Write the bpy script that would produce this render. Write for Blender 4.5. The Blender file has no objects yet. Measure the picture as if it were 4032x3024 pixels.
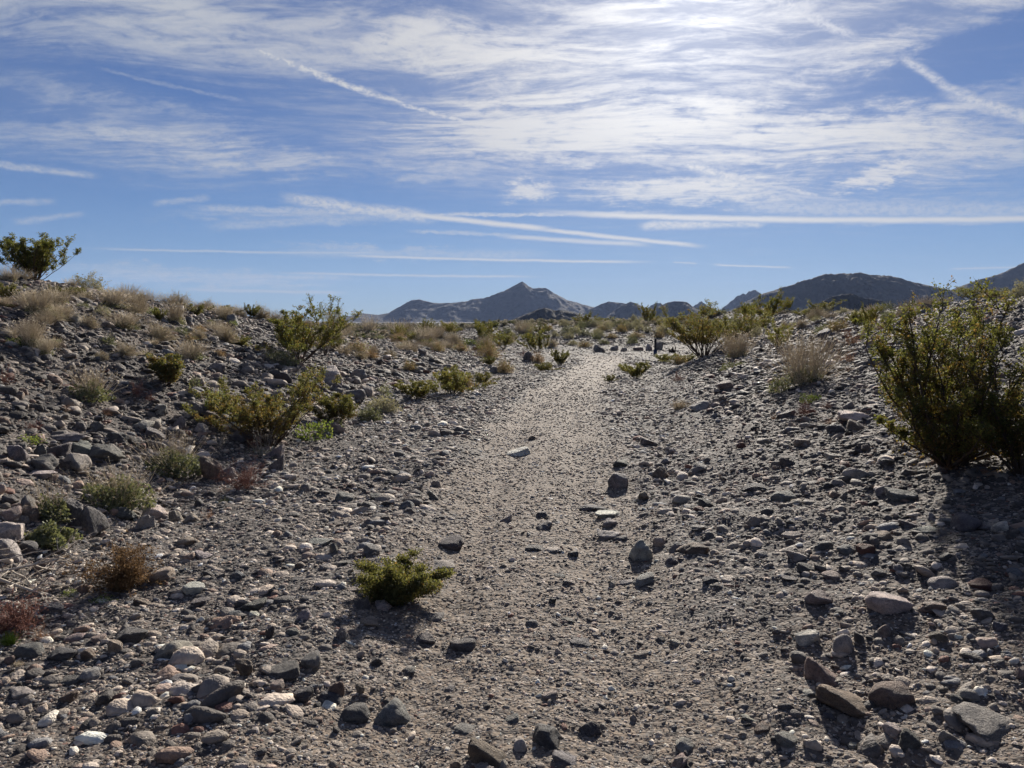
import bpy, bmesh, math, random
import numpy as np
from mathutils import Vector, Matrix, Euler

R = math.radians
scene = bpy.context.scene
COL = scene.collection
rnd = random.Random(7)

# ------------------------------------------------------------------ camera
EYE = 1.6
FPX, CX, CY, HORIZON = 3028.0, 2016.0, 1512.0, 1276.0      # photograph's focal length, centre and horizon, in its pixels
PITCH = math.atan((CY - HORIZON) / FPX)
cam_data = bpy.data.cameras.new('camera')
cam = bpy.data.objects.new('camera', cam_data)
COL.objects.link(cam)
cam_data.sensor_fit = 'HORIZONTAL'
cam_data.sensor_width = 36.0
cam_data.lens = 36.0 * FPX / 4032.0
cam_data.clip_start = 0.05
cam_data.clip_end = 40000
cam.location = (0, 0, EYE)
cam.rotation_euler = (R(90) - PITCH, 0, 0)
scene.camera = cam

def pix_dir(px, py):
    """unit world direction seen at a photograph pixel"""
    v = np.array([px - CX, FPX, CY - py]); v /= np.linalg.norm(v)
    c, s = math.cos(-PITCH), math.sin(-PITCH)
    return np.array([v[0], v[1]*c - v[2]*s, v[1]*s + v[2]*c])

def pix_azel(px, py):
    d = pix_dir(px, py)
    return math.degrees(math.atan2(d[0], d[1])), math.degrees(math.asin(d[2]))

# ------------------------------------------------------------------ light
SUN_AZ, SUN_EL = pix_azel(2730, -70)
SUN_STRENGTH = 3.2
SKY_STRENGTH = 0.062
EXPOSURE = 1.62

sun_data = bpy.data.lights.new('sun', 'SUN')
sun_data.energy = SUN_STRENGTH
sun_data.angle = R(2.2)
sun_data.color = (1.0, 0.93, 0.83)
sun = bpy.data.objects.new('sun', sun_data)
COL.objects.link(sun)
sd = Vector((math.sin(R(SUN_AZ))*math.cos(R(SUN_EL)), math.cos(R(SUN_AZ))*math.cos(R(SUN_EL)), math.sin(R(SUN_EL))))
sun.rotation_euler = sd.to_track_quat('Z', 'Y').to_euler()
sun.location = (20, 60, 60)

class NG:
    """small helper that writes node graphs"""
    def __init__(self, nt): self.nt = nt
    def new(self, t, **k):
        n = self.nt.nodes.new(t)
        for a, b in k.items(): setattr(n, a, b)
        return n
    def put(self, sock, v):
        if isinstance(v, bpy.types.NodeSocket): self.nt.links.new(v, sock)
        else: sock.default_value = v
    def m(self, op, *a, clamp=False):
        n = self.new('ShaderNodeMath', operation=op, use_clamp=clamp)
        for i, v in enumerate(a): self.put(n.inputs[i], v)
        return n.outputs[0]
    def rng(self, v, a, b, c=0.0, d=1.0, smooth=True):
        n = self.new('ShaderNodeMapRange', interpolation_type='SMOOTHSTEP' if smooth else 'LINEAR')
        for i, x in enumerate((v, a, b, c, d)): self.put(n.inputs[i], x)
        return n.outputs[0]
    def mixc(self, f, a, b, blend='MIX'):
        n = self.new('ShaderNodeMix', data_type='RGBA', blend_type=blend)
        self.put(n.inputs[0], f)
        for s, v in ((n.inputs[6], a), (n.inputs[7], b)):
            if isinstance(v, tuple) and len(v) == 3: v = v + (1,)
            self.put(s, v)
        return n.outputs[2]
    def noise(self, vec, scale, detail=4, rough=0.5, dist=0.0, out=0):
        n = self.new('ShaderNodeTexNoise')
        if vec is not None: self.put(n.inputs['Vector'], vec)
        n.inputs['Scale'].default_value = scale; n.inputs['Detail'].default_value = detail
        n.inputs['Roughness'].default_value = rough; n.inputs['Distortion'].default_value = dist
        return n.outputs[out]
    def voro(self, vec, scale, out='Distance', feature='F1'):
        n = self.new('ShaderNodeTexVoronoi', feature=feature)
        if vec is not None: self.put(n.inputs['Vector'], vec)
        n.inputs['Scale'].default_value = scale
        return n.outputs[out]
    def mapping(self, vec, loc=(0,0,0), rot=(0,0,0), scale=(1,1,1), kind='POINT'):
        n = self.new('ShaderNodeMapping', vector_type=kind)
        self.put(n.inputs['Vector'], vec)
        n.inputs['Location'].default_value = loc; n.inputs['Rotation'].default_value = rot; n.inputs['Scale'].default_value = scale
        return n.outputs[0]
    def sep(self, v):
        n = self.new('ShaderNodeSeparateXYZ'); self.put(n.inputs[0], v); return n.outputs
    def comb(self, x, y, z):
        n = self.new('ShaderNodeCombineXYZ')
        for i, v in enumerate((x, y, z)): self.put(n.inputs[i], v)
        return n.outputs[0]
    def ramp(self, fac, stops):
        n = self.new('ShaderNodeValToRGB'); self.put(n.inputs[0], fac)
        cr = n.color_ramp
        while len(cr.elements) < len(stops): cr.elements.new(0.5)
        for e, (p, c) in zip(cr.elements, stops):
            e.position = p; e.color = c + (1,) if len(c) == 3 else c
        return n.outputs[0]

def build_world():
    w = bpy.data.worlds.new('World'); scene.world = w; w.use_nodes = True
    nt = w.node_tree; nt.nodes.clear(); g = NG(nt)
    sky = g.new('ShaderNodeTexSky', sky_type='NISHITA')
    sky.sun_disc = False
    sky.sun_elevation = R(SUN_EL); sky.sun_rotation = R(SUN_AZ)
    sky.altitude = 900; sky.air_density = 1.0; sky.dust_density = 0.15; sky.ozone_density = 3.5
    d = g.new('ShaderNodeTexCoord').outputs['Generated']
    dx, dy, dz = g.sep(d)[0:3]
    az = g.m('MULTIPLY', g.m('ARCTAN2', dx, dy), 57.29578)
    el = g.m('MULTIPLY', g.m('ARCSINE', dz), 57.29578)
    # clear air: the physical sky, its glare held back as a camera's exposure does
    tint = g.ramp(g.m('DIVIDE', el, 40.0, clamp=True), [(0.0, (.30, .405, .545)), (0.10, (.25, .335, .485)), (0.30, (.20, .265, .425)), (1.0, (.205, .265, .42))])
    raw = g.mixc(1.0, sky.outputs[0], tint, 'MULTIPLY')
    comp = g.new('ShaderNodeVectorMath', operation='MULTIPLY_ADD'); g.put(comp.inputs[0], raw); comp.inputs[1].default_value = (.16, .13, .10); comp.inputs[2].default_value = (1, 1, 1)
    dv = g.new('ShaderNodeVectorMath', operation='DIVIDE'); g.put(dv.inputs[0], raw); g.put(dv.inputs[1], comp.outputs[0])
    blue = dv.outputs[0]
    # flat cloud layer: direction over height
    hz = g.m('ADD', g.m('MAXIMUM', dz, 0.0), 0.05)
    P = g.comb(g.m('DIVIDE', dx, hz), g.m('DIVIDE', dy, hz), 0.0)
    wn = g.new('ShaderNodeTexNoise'); g.put(wn.inputs['Vector'], P)
    wn.inputs['Scale'].default_value = 0.8; wn.inputs['Detail'].default_value = 2
    wv = g.new('ShaderNodeVectorMath', operation='SUBTRACT'); g.put(wv.inputs[0], wn.outputs['Color']); wv.inputs[1].default_value = (.5, .5, .5)
    ws = g.new('ShaderNodeVectorMath', operation='SCALE'); g.put(ws.inputs[0], wv.outputs[0]); ws.inputs['Scale'].default_value = 0.62
    wa = g.new('ShaderNodeVectorMath', operation='ADD'); g.put(wa.inputs[0], P); g.put(wa.inputs[1], ws.outputs[0])
    PW = wa.outputs[0]
    n1 = g.noise(g.mapping(PW, rot=(0, 0, R(-28)), scale=(0.6, 2.0, 1)), 1.7, 7, 0.62, 0.5)
    n2 = g.noise(g.mapping(PW, rot=(0, 0, R(35)), scale=(0.6, 2.0, 1)), 3.2, 6, 0.66, 0.8)
    n3 = g.noise(P, 0.55, 2, 0.5)
    n4 = g.noise(g.mapping(PW, rot=(0, 0, R(62)), scale=(0.9, 2.2, 1)), 4.6, 7, 0.70, 0.5)
    streak = g.m('ADD', g.m('MULTIPLY', n1, 0.36), g.m('ADD', g.m('MULTIPLY', n2, 0.28), g.m('MULTIPLY', n4, 0.36)))
    # a touch of wobble for the hand-set bands
    wob = g.noise(g.comb(g.m('MULTIPLY', az, 0.5), g.m('MULTIPLY', el, 1.2), 0.0), 1.0, 5, 0.72, out=1)
    wb = g.new('ShaderNodeVectorMath', operation='SUBTRACT'); g.put(wb.inputs[0], wob); wb.inputs[1].default_value = (.5, .5, .5)
    def wobbled(k):
        s = g.new('ShaderNodeVectorMath', operation='SCALE'); g.put(s.inputs[0], wb.outputs[0]); s.inputs['Scale'].default_value = k
        a = g.new('ShaderNodeVectorMath', operation='ADD'); g.put(a.inputs[0], g.comb(az, el, 0.0)); g.put(a.inputs[1], s.outputs[0])
        return a.outputs[0]
    AE, AE_thin, AE_big = wobbled(0.7), wobbled(0.22), wobbled(3.4)
    # coverage of the veil: grows with height above the horizon
    cov = g.m('MULTIPLY', g.rng(el, 6.0, 14.0), g.m('ADD', 0.46, g.m('MULTIPLY', g.m('SUBTRACT', n3, 0.5), 0.9)))
    S = 1.8228
    def patch(x, y, rx, ry, ang, amt):
        nonlocal cov
        a, e = pix_azel(x*S, y*S)
        k = math.degrees(S/FPX)
        v = g.mapping(AE_big, (a, e, 0), (0, 0, R(-ang)), (rx*k, ry*k, 1), 'TEXTURE')
        ln = g.new('ShaderNodeVectorMath', operation='LENGTH'); g.put(ln.inputs[0], v)
        f = g.rng(ln.outputs['Value'], 1.25, 0.15, 0.0, amt)
        cov = g.m('ADD', cov, f)
    for p in [(100, 20, 460, 100, 5, .36), (1900, 290, 420, 60, -5, .48), (1700, 190, 420, 50, -10, .12), (620, 60, 620, 105, 9, .34), (330, 265, 380, 60, 12, .36), (640, 350, 520, 30, 3, .34),
              (1180, 290, 460, 85, -3, .62), (1480, 50, 540, 150, -6, .40), (1500, 300, 560, 80, 4, .55),
              (1500, 412, 330, 36, 1, 1.0), (2130, 345, 260, 55, -6, .50), (1880, 130, 480, 40, -17, .36),
              (1880, 384, 80, 20, -10, .9), (1140, 415, 65, 26, 0, .9), (1950, 425, 420, 26, 1, .36),
              (1010, 110, 260, 70, 12, .42), (200, 325, 380, 45, 6, .34), (600, 468, 330, 20, -2, .6),
              (420, 598, 360, 24, 2, .85), (860, 546, 320, 14, 2, .7), (1050, 210, 300, 60, 20, .28),
              (280, 175, 300, 45, 5, -.25), (1010, 175, 190, 45, 8, -.22), (2120, 115, 260, 60, -12, -.75),
              (1650, 245, 320, 26, -14, -.25), (1960, 405, 380, 16, 2, -.25), (180, 430, 300, 30, 0, -.12)]:
        patch(*p)
    fib = g.rng(g.m('ADD', streak, g.m('MULTIPLY', cov, 0.085)), 0.480, 0.655)
    veil = g.m('MULTIPLY', g.rng(cov, 0.0, 1.15), g.m('ADD', 0.20, g.m('MULTIPLY', fib, 0.76)))
    # condensation trails: straight lines in the sky (start, end, half-widths, strength), old ones frayed
    puff = g.noise(g.comb(g.m('MULTIPLY', az, 1.0), g.m('MULTIPLY', el, 1.6), 0.0), 2.2, 4, 0.68)
    puffm = g.rng(puff, 0.30, 0.62)
    trails = 0.0; frayed = 0.0
    def trail(x0, y0, x1, y1, w, amt, fray=0.5):
        nonlocal trails, frayed
        a0, e0 = pix_azel(x0*S, y0*S); a1, e1 = pix_azel(x1*S, y1*S)
        L = math.hypot(a1-a0, e1-e0); k = math.degrees(S/FPX)
        v = g.mapping(AE if fray > .45 else AE_thin, ((a0+a1)/2, (e0+e1)/2, 0), (0, 0, math.atan2(e1-e0, a1-a0)), (L/2, w*k, 1), 'TEXTURE')
        av = g.new('ShaderNodeVectorMath', operation='ABSOLUTE'); g.put(av.inputs[0], v)
        mr = g.new('ShaderNodeMapRange', data_type='FLOAT_VECTOR', interpolation_type='SMOOTHSTEP')
        g.put(mr.inputs[6], av.outputs[0]); mr.inputs[7].default_value = (1.0, 1.5, 0); mr.inputs[8].default_value = (0.62, 0.1, 1)
        mr.inputs[9].default_value = (0, 0, 0); mr.inputs[10].default_value = (amt, 1, 1)
        o = g.sep(mr.outputs[1])
        body = g.m('MULTIPLY', o[0], o[1])
        if fray > .45:
            frayed = g.m('MAXIMUM', frayed, body); return
        trails = g.m('MAXIMUM', trails, body)
    for t in [(560, 455, 1500, 455, 4, .75, .5), (1100, 454, 2700, 461, 6.5, .95, .35), (1500, 440, 2800, 448, 18, .5, .6),
              (590, 424, 960, 474, 13, .9, .6), (840, 457, 1220, 498, 6, .95, .4), (1130, 490, 1540, 534, 4.5, .9, .3),
              (380, 448, 900, 460, 8, .6, .7), (420, 490, 860, 466, 9, .45, .7), (870, 497, 1130, 509, 3.5, .55, .5), (1060, 508, 1420, 530, 5, .7, .4),
              (150, 536, 900, 546, 2.4, .6, .3), (680, 549, 1440, 566, 3, .85, .2), (560, 543, 1220, 550, 10, .35, .5),
              (500, 85, 860, 222, 8, 1.0, .7), (740, 182, 1100, 290, 6, .85, .7),
              (1930, 110, 2130, 240, 8, .65, .55), (2020, 190, 2420, 315, 13, .75, .6),
              (1560, -60, 1880, 95, 14, .6, .6), (1300, 325, 1480, 372, 6, .5, .6), (1455, 350, 1640, 395, 10, .9, .5), (1580, 382, 1790, 426, 5, .75, .5),
              (-120, 342, 230, 382, 7, .65, .6), (130, 582, 800, 602, 5, .6, .5), (360, 624, 770, 633, 3.5, .7, .3), (560, 588, 1200, 598, 2.5, .7, .3),
              (220, 602, 740, 618, 3, .55, .5), (1530, 571, 1720, 578, 1.8, .8, .1), (2040, 581, 2230, 577, 1.8, .65, .1), (1450, 566, 1510, 569, 1.4, .6, .1),
              (1370, 490, 1560, 482, 9, .85, .85), (1520, 487, 1660, 482, 6, .75, .8), (1800, 486, 1930, 478, 5, .35, .8), (2030, 484, 2160, 480, 4, .4, .6),
              (-60, 440, 130, 434, 5, .45, .5), (20, 482, 190, 460, 6, .45, .5), (320, 442, 460, 424, 6, .45, .6), (180, 140, 560, 225, 4, .28, .6), (1950, 615, 2060, 640, 8, .45, .3)]:
        trail(*t)
    trails = g.m('MAXIMUM', trails, g.m('MULTIPLY', frayed, g.m('ADD', 0.35, g.m('MULTIPLY', puffm, 0.65))))
    cloud = g.m('MAXIMUM', g.m('MULTIPLY', veil, 0.93), trails, clamp=True)
    cloud = g.m('MULTIPLY', cloud, g.rng(el, 0.3, 2.5))
    # thin ice cloud scatters forward: brighter towards the sun
    sv = g.new('ShaderNodeVectorMath', operation='DOT_PRODUCT'); g.put(sv.inputs[0], d); sv.inputs[1].default_value = tuple(sd)
    ang = g.m('MULTIPLY', g.m('ARCCOSINE', g.m('MINIMUM', sv.outputs['Value'], 0.99999)), 57.29578)
    glow = g.m('ADD', g.m('MULTIPLY', g.m('EXPONENT', g.m('MULTIPLY', ang, -0.14)), 4.0), g.m('ADD', g.m('MULTIPLY', g.m('EXPONENT', g.m('MULTIPLY', ang, -0.060)), 2.3), 2.85))
    veil_sun = g.m('MULTIPLY', g.m('EXPONENT', g.m('MULTIPLY', ang, -0.09)), g.m('ADD', 0.32, g.m('MULTIPLY', fib, 0.5)))      # thicker veil round the sun
    cloud = g.m('ADD', cloud, g.m('MULTIPLY', veil_sun, g.m('SUBTRACT', 1.0, cloud)), clamp=True)
    ccol = g.new('ShaderNodeVectorMath', operation='SCALE')
    g.put(ccol.inputs[0], g.mixc(g.rng(ang, 10, 45), (1.0, 0.985, 0.965), (0.90, 0.945, 1.0))); g.put(ccol.inputs['Scale'], glow)
    col = g.mixc(cloud, blue, ccol.outputs[0])
    bg = g.new('ShaderNodeBackground'); g.put(bg.inputs['Color'], col); bg.inputs['Strength'].default_value = SKY_STRENGTH
    out = g.new('ShaderNodeOutputWorld'); nt.links.new(bg.outputs[0], out.inputs['Surface'])
    w.cycles.sampling_method = 'MANUAL'; w.cycles.sample_map_resolution = 512
build_world()

vs = scene.view_settings
vs.view_transform = 'Standard'; vs.look = 'None'; vs.gamma = 1.0; vs.use_curve_mapping = False
vs.exposure = EXPOSURE
scene.render.engine = 'CYCLES'
scene.cycles.use_adaptive_sampling = True; scene.cycles.adaptive_threshold = 0.03
scene.cycles.max_bounces = 5; scene.cycles.diffuse_bounces = 2; scene.cycles.glossy_bounces = 2
scene.cycles.transmission_bounces = 3; scene.cycles.transparent_max_bounces = 6; scene.cycles.volume_bounces = 0

# ------------------------------------------------------------------ numeric helpers
_rs = np.random.RandomState(11)
_PERM = _rs.permutation(512)
_GRAD = _rs.rand(512)
def vnoise(x, y, seed=0):
    xi = np.floor(x).astype(np.int64); yi = np.floor(y).astype(np.int64)
    fx = x - xi; fy = y - yi
    fx = fx*fx*fx*(fx*(fx*6-15)+10); fy = fy*fy*fy*(fy*(fy*6-15)+10)
    def h(a, b): return _GRAD[_PERM[(_PERM[(a + seed*57) & 511] + b) & 511]]
    return (h(xi, yi)*(1-fx) + h(xi+1, yi)*fx)*(1-fy) + (h(xi, yi+1)*(1-fx) + h(xi+1, yi+1)*fx)*fy
def fbm(x, y, oct=4, seed=0, gain=0.5):
    a, s, t = 1.0, 0.0, 0.0
    for i in range(oct):
        s = s + a*(vnoise(x, y, seed+i)-0.5); t += a
        x = x*2.03 + 17.3; y = y*2.03 - 9.1; a *= gain
    return s/t*2.0
def sstep(a, b, v):
    t = np.clip((v-a)/(b-a), 0, 1); return t*t*(3-2*t)
def lut(pts):
    a = np.array(pts, float); return lambda v: np.interp(v, a[:, 0], a[:, 1])

# ------------------------------------------------------------------ terrain shape (metres, camera at the origin looking along +Y)
TRAIL = np.array([(0.0, -6), (0.02, 2.5), (0.08, 4.5), (0.2, 6.5), (0.37, 8.9), (0.66, 13.6), (1.35, 18.5), (2.4, 24.4), (3.5, 30), (4.3, 35.5), (4.3, 38.5), (3.2, 41), (0.8, 42.8), (-3, 44.5), (-8, 46.5), (-14, 49)])
toeL = lut([(-6, -3.0), (4.8, -3.05), (7, -3.3), (9.3, -3.5), (10.9, -2.75), (15.6, -2.25), (22, -1.1), (29.5, 0.5), (37, 2.4), (45, 3.0), (70, 3)])
crestL = lut([(-6, -9.5), (14, -9.5), (22, -8.6), (35, -7.2), (45, -6), (70, -6)])
highL = lut([(-6, 2.3), (10, 2.5), (14, 2.5), (22, 1.95), (28, 1.35), (33, 0.9), (38, 0.55), (44, 0.2), (48, 0.0), (90, 0.0)])
toeR = lut([(-6, 1.3), (3, 1.3), (6, 1.3), (10, 1.9), (16, 3.0), (26, 5.2), (34, 8.2), (41, 10.5), (60, 14)])
crestR = lut([(-6, 10), (16, 10.6), (24, 11.6), (38, 13.6), (50, 15.5), (70, 19)])
highR = lut([(-6, 2.2), (16, 2.15), (24, 2.0), (38, 2.0), (50, 1.55), (70, 0.7), (110, 0.2)])

def trail_dist(x, y):
    best = np.full(np.shape(x), 1e9)
    for (ax, ay), (bx, by) in zip(TRAIL[:-1], TRAIL[1:]):
        ex, ey = bx-ax, by-ay; L2 = ex*ex+ey*ey
        t = np.clip(((x-ax)*ex + (y-ay)*ey)/L2, 0, 1)
        best = np.minimum(best, np.hypot(x-ax-t*ex, y-ay-t*ey))
    return best*(0.94 + 0.10*sstep(5, 15, y))

def h_macro(x, y):
    x = np.asarray(x, float); y = np.asarray(y, float)
    yc = np.clip(y, -6, 200)
    wig = 0.35*fbm(x*0.25, y*0.25, 2, 3)*sstep(3, 12, y)
    tl, cl = toeL(yc) + wig, crestL(yc)
    s = np.clip((tl - x)/(tl - cl), 0, 1)
    left = highL(yc)*(0.60*np.power(s, 0.72) + 0.40*s*s*(3-2*s))
    left = left - 0.03*np.clip(cl - x, 0, 30)*sstep(48, 34, y)
    tr, cr = toeR(yc), crestR(yc)
    s = np.clip((x - tr)/(cr - tr), 0, 1)
    right = highR(yc)*(0.70*np.power(s, 0.82) + 0.30*s*s*(3-2*s)) - 0.015*np.clip(x - cr, 0, 40)*sstep(90, 40, y)
    d = np.hypot(x, y)
    # stony mound behind the bend, then the open plain climbing towards the mountains
    mound = 1.6*sstep(43.5 + 0.12*np.clip(x-4, -10, 10), 66, y - 0.25*np.clip(x, -60, 0))
    plain = 1.0*sstep(46, 90, y)
    back = np.maximum(mound*sstep(-16, 2, x)*sstep(60, 20, x), plain)
    far = 0.0012*np.clip(d-110, 0, 1500) + 0.004*np.clip(d-1600, 0, 9000)
    side = sstep(-12, 70, x)*0.6*sstep(60, 140, d)
    return left + right + back + far*sstep(-200, 200, y) + side

def h_full(x, y):
    x = np.asarray(x, float); y = np.asarray(y, float)
    d = np.hypot(x, y)
    td = trail_dist(x, y)
    tr = sstep(1.25, 0.45, td)
    z = h_macro(x, y)
    rough = (1 - 0.75*tr)
    z = z - 0.06*tr*sstep(60, 40, d) - 0.030*np.exp(-((td-0.40)/0.12)**2) + 0.035*np.exp(-((td-1.05)/0.2)**2)
    z = z + rough*(0.07*fbm(x*0.7, y*0.7, 3, 5)*sstep(0, 8, d) + 0.035*fbm(x*2.6, y*2.6, 3, 9)) + 0.012*fbm(x*9, y*9, 2, 15)
    z = z + 0.25*fbm(x*0.09, y*0.09, 3, 21)*sstep(25, 70, d)
    z = z + 0.7*fbm(x*0.012, y*0.012, 3, 31)*sstep(120, 500, d)
    return z

def ground_at(px, py):
    """where the line of sight at a photograph pixel meets the ground"""
    d = pix_dir(px, py)
    t = np.geomspace(1.8, 420, 1500)
    gap = EYE + d[2]*t - h_macro(d[0]*t, d[1]*t)
    hit = np.where(gap <= 0)[0]
    if len(hit) and hit[0] > 0:
        i = hit[0]; f = gap[i-1]/(gap[i-1]-gap[i]); tt = t[i-1] + f*(t[i]-t[i-1])
    else:
        m = t < 75; tt = t[m][np.argmin(gap[m]/t[m])]
    x, y = d[0]*tt, d[1]*tt
    # the last value is the depth along the viewing axis, which turns pixel sizes into metres
    return x, y, float(h_full(x, y)), tt*(d[1]*math.cos(PITCH) - d[2]*math.sin(PITCH))

# ------------------------------------------------------------------ mesh helpers
def mesh_from(name, V, F, smooth=True, mats=()):
    me = bpy.data.meshes.new(name)
    V = np.asarray(V, np.float32)
    if isinstance(F, np.ndarray):
        n, k = F.shape
        me.vertices.add(len(V)); me.vertices.foreach_set('co', V.ravel())
        me.loops.add(n*k); me.loops.foreach_set('vertex_index', F.astype(np.int32).ravel())
        me.polygons.add(n); me.polygons.foreach_set('loop_start', np.arange(0, n*k, k, dtype=np.int32))
        me.update(calc_edges=True)
    else:
        me.from_pydata([tuple(v) for v in V], [], F); me.update()
    if smooth: me.polygons.foreach_set('use_smooth', np.ones(len(me.polygons), bool))
    for m in mats: me.materials.append(m)
    return me

def link(name, me, parent=None, loc=None):
    o = bpy.data.objects.new(name, me); COL.objects.link(o)
    if parent is not None: o.parent = parent
    if loc is not None: o.location = loc
    return o

def tag(o, label=None, cat=None, group=None, kind=None):
    if label: o['label'] = label
    if cat: o['category'] = cat
    if group: o['group'] = group
    if kind: o['kind'] = kind
    return o

# ------------------------------------------------------------------ materials
def new_mat(name):
    m = bpy.data.materials.new(name); m.use_nodes = True
    nt = m.node_tree; nt.nodes.clear(); g = NG(nt)
    out = g.new('ShaderNodeOutputMaterial')
    return m, g, out

def principled(g, out, color, rough=0.8, normal=None, spec=0.3):
    b = g.new('ShaderNodeBsdfPrincipled')
    g.put(b.inputs['Base Color'], color + (1,) if isinstance(color, tuple) else color)
    g.put(b.inputs['Roughness'], rough)
    b.inputs['Specular IOR Level'].default_value = spec
    if normal is not None: g.put(b.inputs['Normal'], normal)
    if out is not None: g.nt.links.new(b.outputs[0], out.inputs['Surface'])
    return b

def bump(g, h, dist, strength=1.0, normal=None):
    n = g.new('ShaderNodeBump'); g.put(n.inputs['Height'], h)
    n.inputs['Distance'].default_value = dist; n.inputs['Strength'].default_value = strength
    if normal is not None: g.put(n.inputs['Normal'], normal)
    return n.outputs[0]

def stone_ramp(g, fac):
    return g.ramp(fac, [(0.0, (.045, .043, .043)), (0.22, (.07, .066, .062)), (0.42, (.12, .108, .097)), (0.60, (.10, .08, .066)),
                        (0.72, (.165, .138, .115)), (0.86, (.23, .20, .17)), (1.0, (.34, .30, .26))])

def ground_material():
    m, g, out = new_mat('gravelly_desert_soil')
    p = g.new('ShaderNodeNewGeometry').outputs['Position']
    c1 = g.voro(p, 62, 'Color'); d1 = g.voro(p, 62)
    c2 = g.voro(p, 24, 'Color'); d2 = g.voro(p, 24)
    s1 = g.sep(c1); s2 = g.sep(c2)
    peb = g.mixc(g.rng(s2[1], 0.45, 0.55, smooth=False), stone_ramp(g, s1[0]), stone_ramp(g, s2[0]))
    sandn = g.noise(p, 0.9, 5, 0.6)
    sand = g.mixc(g.noise(p, 40, 4, 0.6), (.16, .121, .089), (.275, .213, .156))
    attr = g.new('ShaderNodeAttribute'); attr.attribute_name = 'sandy'
    keep = g.rng(g.m('ADD', g.m('SUBTRACT', sandn, 0.5), g.m('MULTIPLY', attr.outputs['Fac'], 0.30)), 0.02, 0.26)
    pick = g.rng(s1[1], 0.35, 0.75, 0.15, 0.9)
    f = g.m('MULTIPLY', keep, pick)
    col = g.mixc(f, peb, sand)
    big = g.noise(p, 0.13, 4, 0.6)
    col = g.mixc(0.5, col, g.mixc(big, (.55, .55, .58), (1.2, 1.15, 1.1)), 'MULTIPLY')
    va = g.new('ShaderNodeAttribute'); va.attribute_name = 'varnish_shade'
    col = g.mixc(va.outputs['Fac'], col, g.mixc(1.0, col, (.56, .55, .57), 'MULTIPLY'))  # darkens for desert varnish and for bank shade painted into the soil
    hgt = g.m('ADD', g.m('MULTIPLY', g.m('SUBTRACT', 0.6, d1), 0.5), g.m('SUBTRACT', 0.6, d2))
    nrm = bump(g, hgt, 0.012, 0.9)
    nrm = bump(g, g.noise(p, 160, 3, 0.6), 0.003, 0.6, nrm)
    principled(g, out, col, 0.9, nrm, 0.2)
    return m

def far_material(name, a, b, c, scale, pale=0.35):
    """scrub-speckled mountain rock"""
    m, g, out = new_mat(name)
    p = g.new('ShaderNodeNewGeometry').outputs['Position']
    n1 = g.noise(p, scale, 8, 0.65)
    n2 = g.noise(p, scale*9, 5, 0.7)
    n3 = g.voro(p, scale*22)
    col = g.mixc(g.rng(n1, 0.35, 0.68), a, b)
    col = g.mixc(g.rng(n2, 0.45, 0.75, 0, pale), col, c)
    col = g.mixc(g.rng(n3, 0.32, 0.15, 0, 0.55), col, (.035, .036, .026))
    nrm = bump(g, g.m('ADD', n2, g.m('MULTIPLY', n1, 2.0)), 20.0/ (scale*400), 1.0)
    principled(g, out, col, 0.95, nrm, 0.1)
    return m

def rock_material(instanced):
    m, g, out = new_mat('loose_gravel_stone' if instanced else 'weathered_rock')
    tc = g.new('ShaderNodeTexCoord').outputs['Object']
    if instanced:
        at = g.new('ShaderNodeAttribute', attribute_type='INSTANCER'); at.attribute_name = 'tint'
        base = at.outputs['Color']; k = 2.0
        n1 = g.noise(tc, 2.5, 3, 0.6); n2 = g.noise(tc, 9, 2, 0.6)
        col = g.mixc(1.0, base, g.mixc(g.rng(n1, 0.3, 0.7), (.72, .72, .75), (1.25, 1.22, 1.18)), 'MULTIPLY')
        nrm = bump(g, n2, 0.05, 0.4)
    else:
        oi = g.new('ShaderNodeObjectInfo')
        base = oi.outputs['Color']
        off = g.new('ShaderNodeVectorMath', operation='ADD'); g.put(off.inputs[0], tc)
        rv = g.m('MULTIPLY', oi.outputs['Random'], 37.0); g.put(off.inputs[1], g.comb(rv, g.m('MULTIPLY', rv, 1.7), rv))
        q = off.outputs[0]
        n1 = g.noise(q, 2.2, 6, 0.62, 0.4); n2 = g.noise(q, 11, 5, 0.7); n3 = g.noise(q, 1.3, 3, 0.5); n4 = g.noise(q, 34, 3, 0.7)
        col = g.mixc(1.0, base, g.mixc(g.rng(n1, 0.3, 0.7), (.62, .62, .65), (1.35, 1.3, 1.24)), 'MULTIPLY')
        col = g.mixc(1.0, col, g.mixc(g.rng(n4, 0.3, 0.7), (.68, .68, .68), (1.3, 1.3, 1.3)), 'MULTIPLY')
        # crusts of pale lime or dark varnish, each rock its own share
        share = g.rng(oi.outputs['Random'], 0.25, 1.0, 0.74, 0.52, smooth=False)
        f = g.m('MULTIPLY', g.rng(n3, share, g.m('ADD', share, 0.05)), g.rng(n2, 0.35, 0.5))
        col = g.mixc(g.m('MULTIPLY', f, 0.7), col, (.34, .30, .26))
        f2 = g.rng(g.noise(q, 6.5, 4, 0.6), 0.60, 0.66, 0, 0.6)
        col = g.mixc(f2, col, g.mixc(1.0, base, (.45, .45, .48), 'MULTIPLY'))
        nrm = bump(g, g.m('ADD', n1, g.m('ADD', g.m('MULTIPLY', n2, 0.5), g.m('MULTIPLY', n4, 0.25))), 0.11, 0.8)
    principled(g, out, col, 0.8, nrm, 0.22)
    return m

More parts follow.
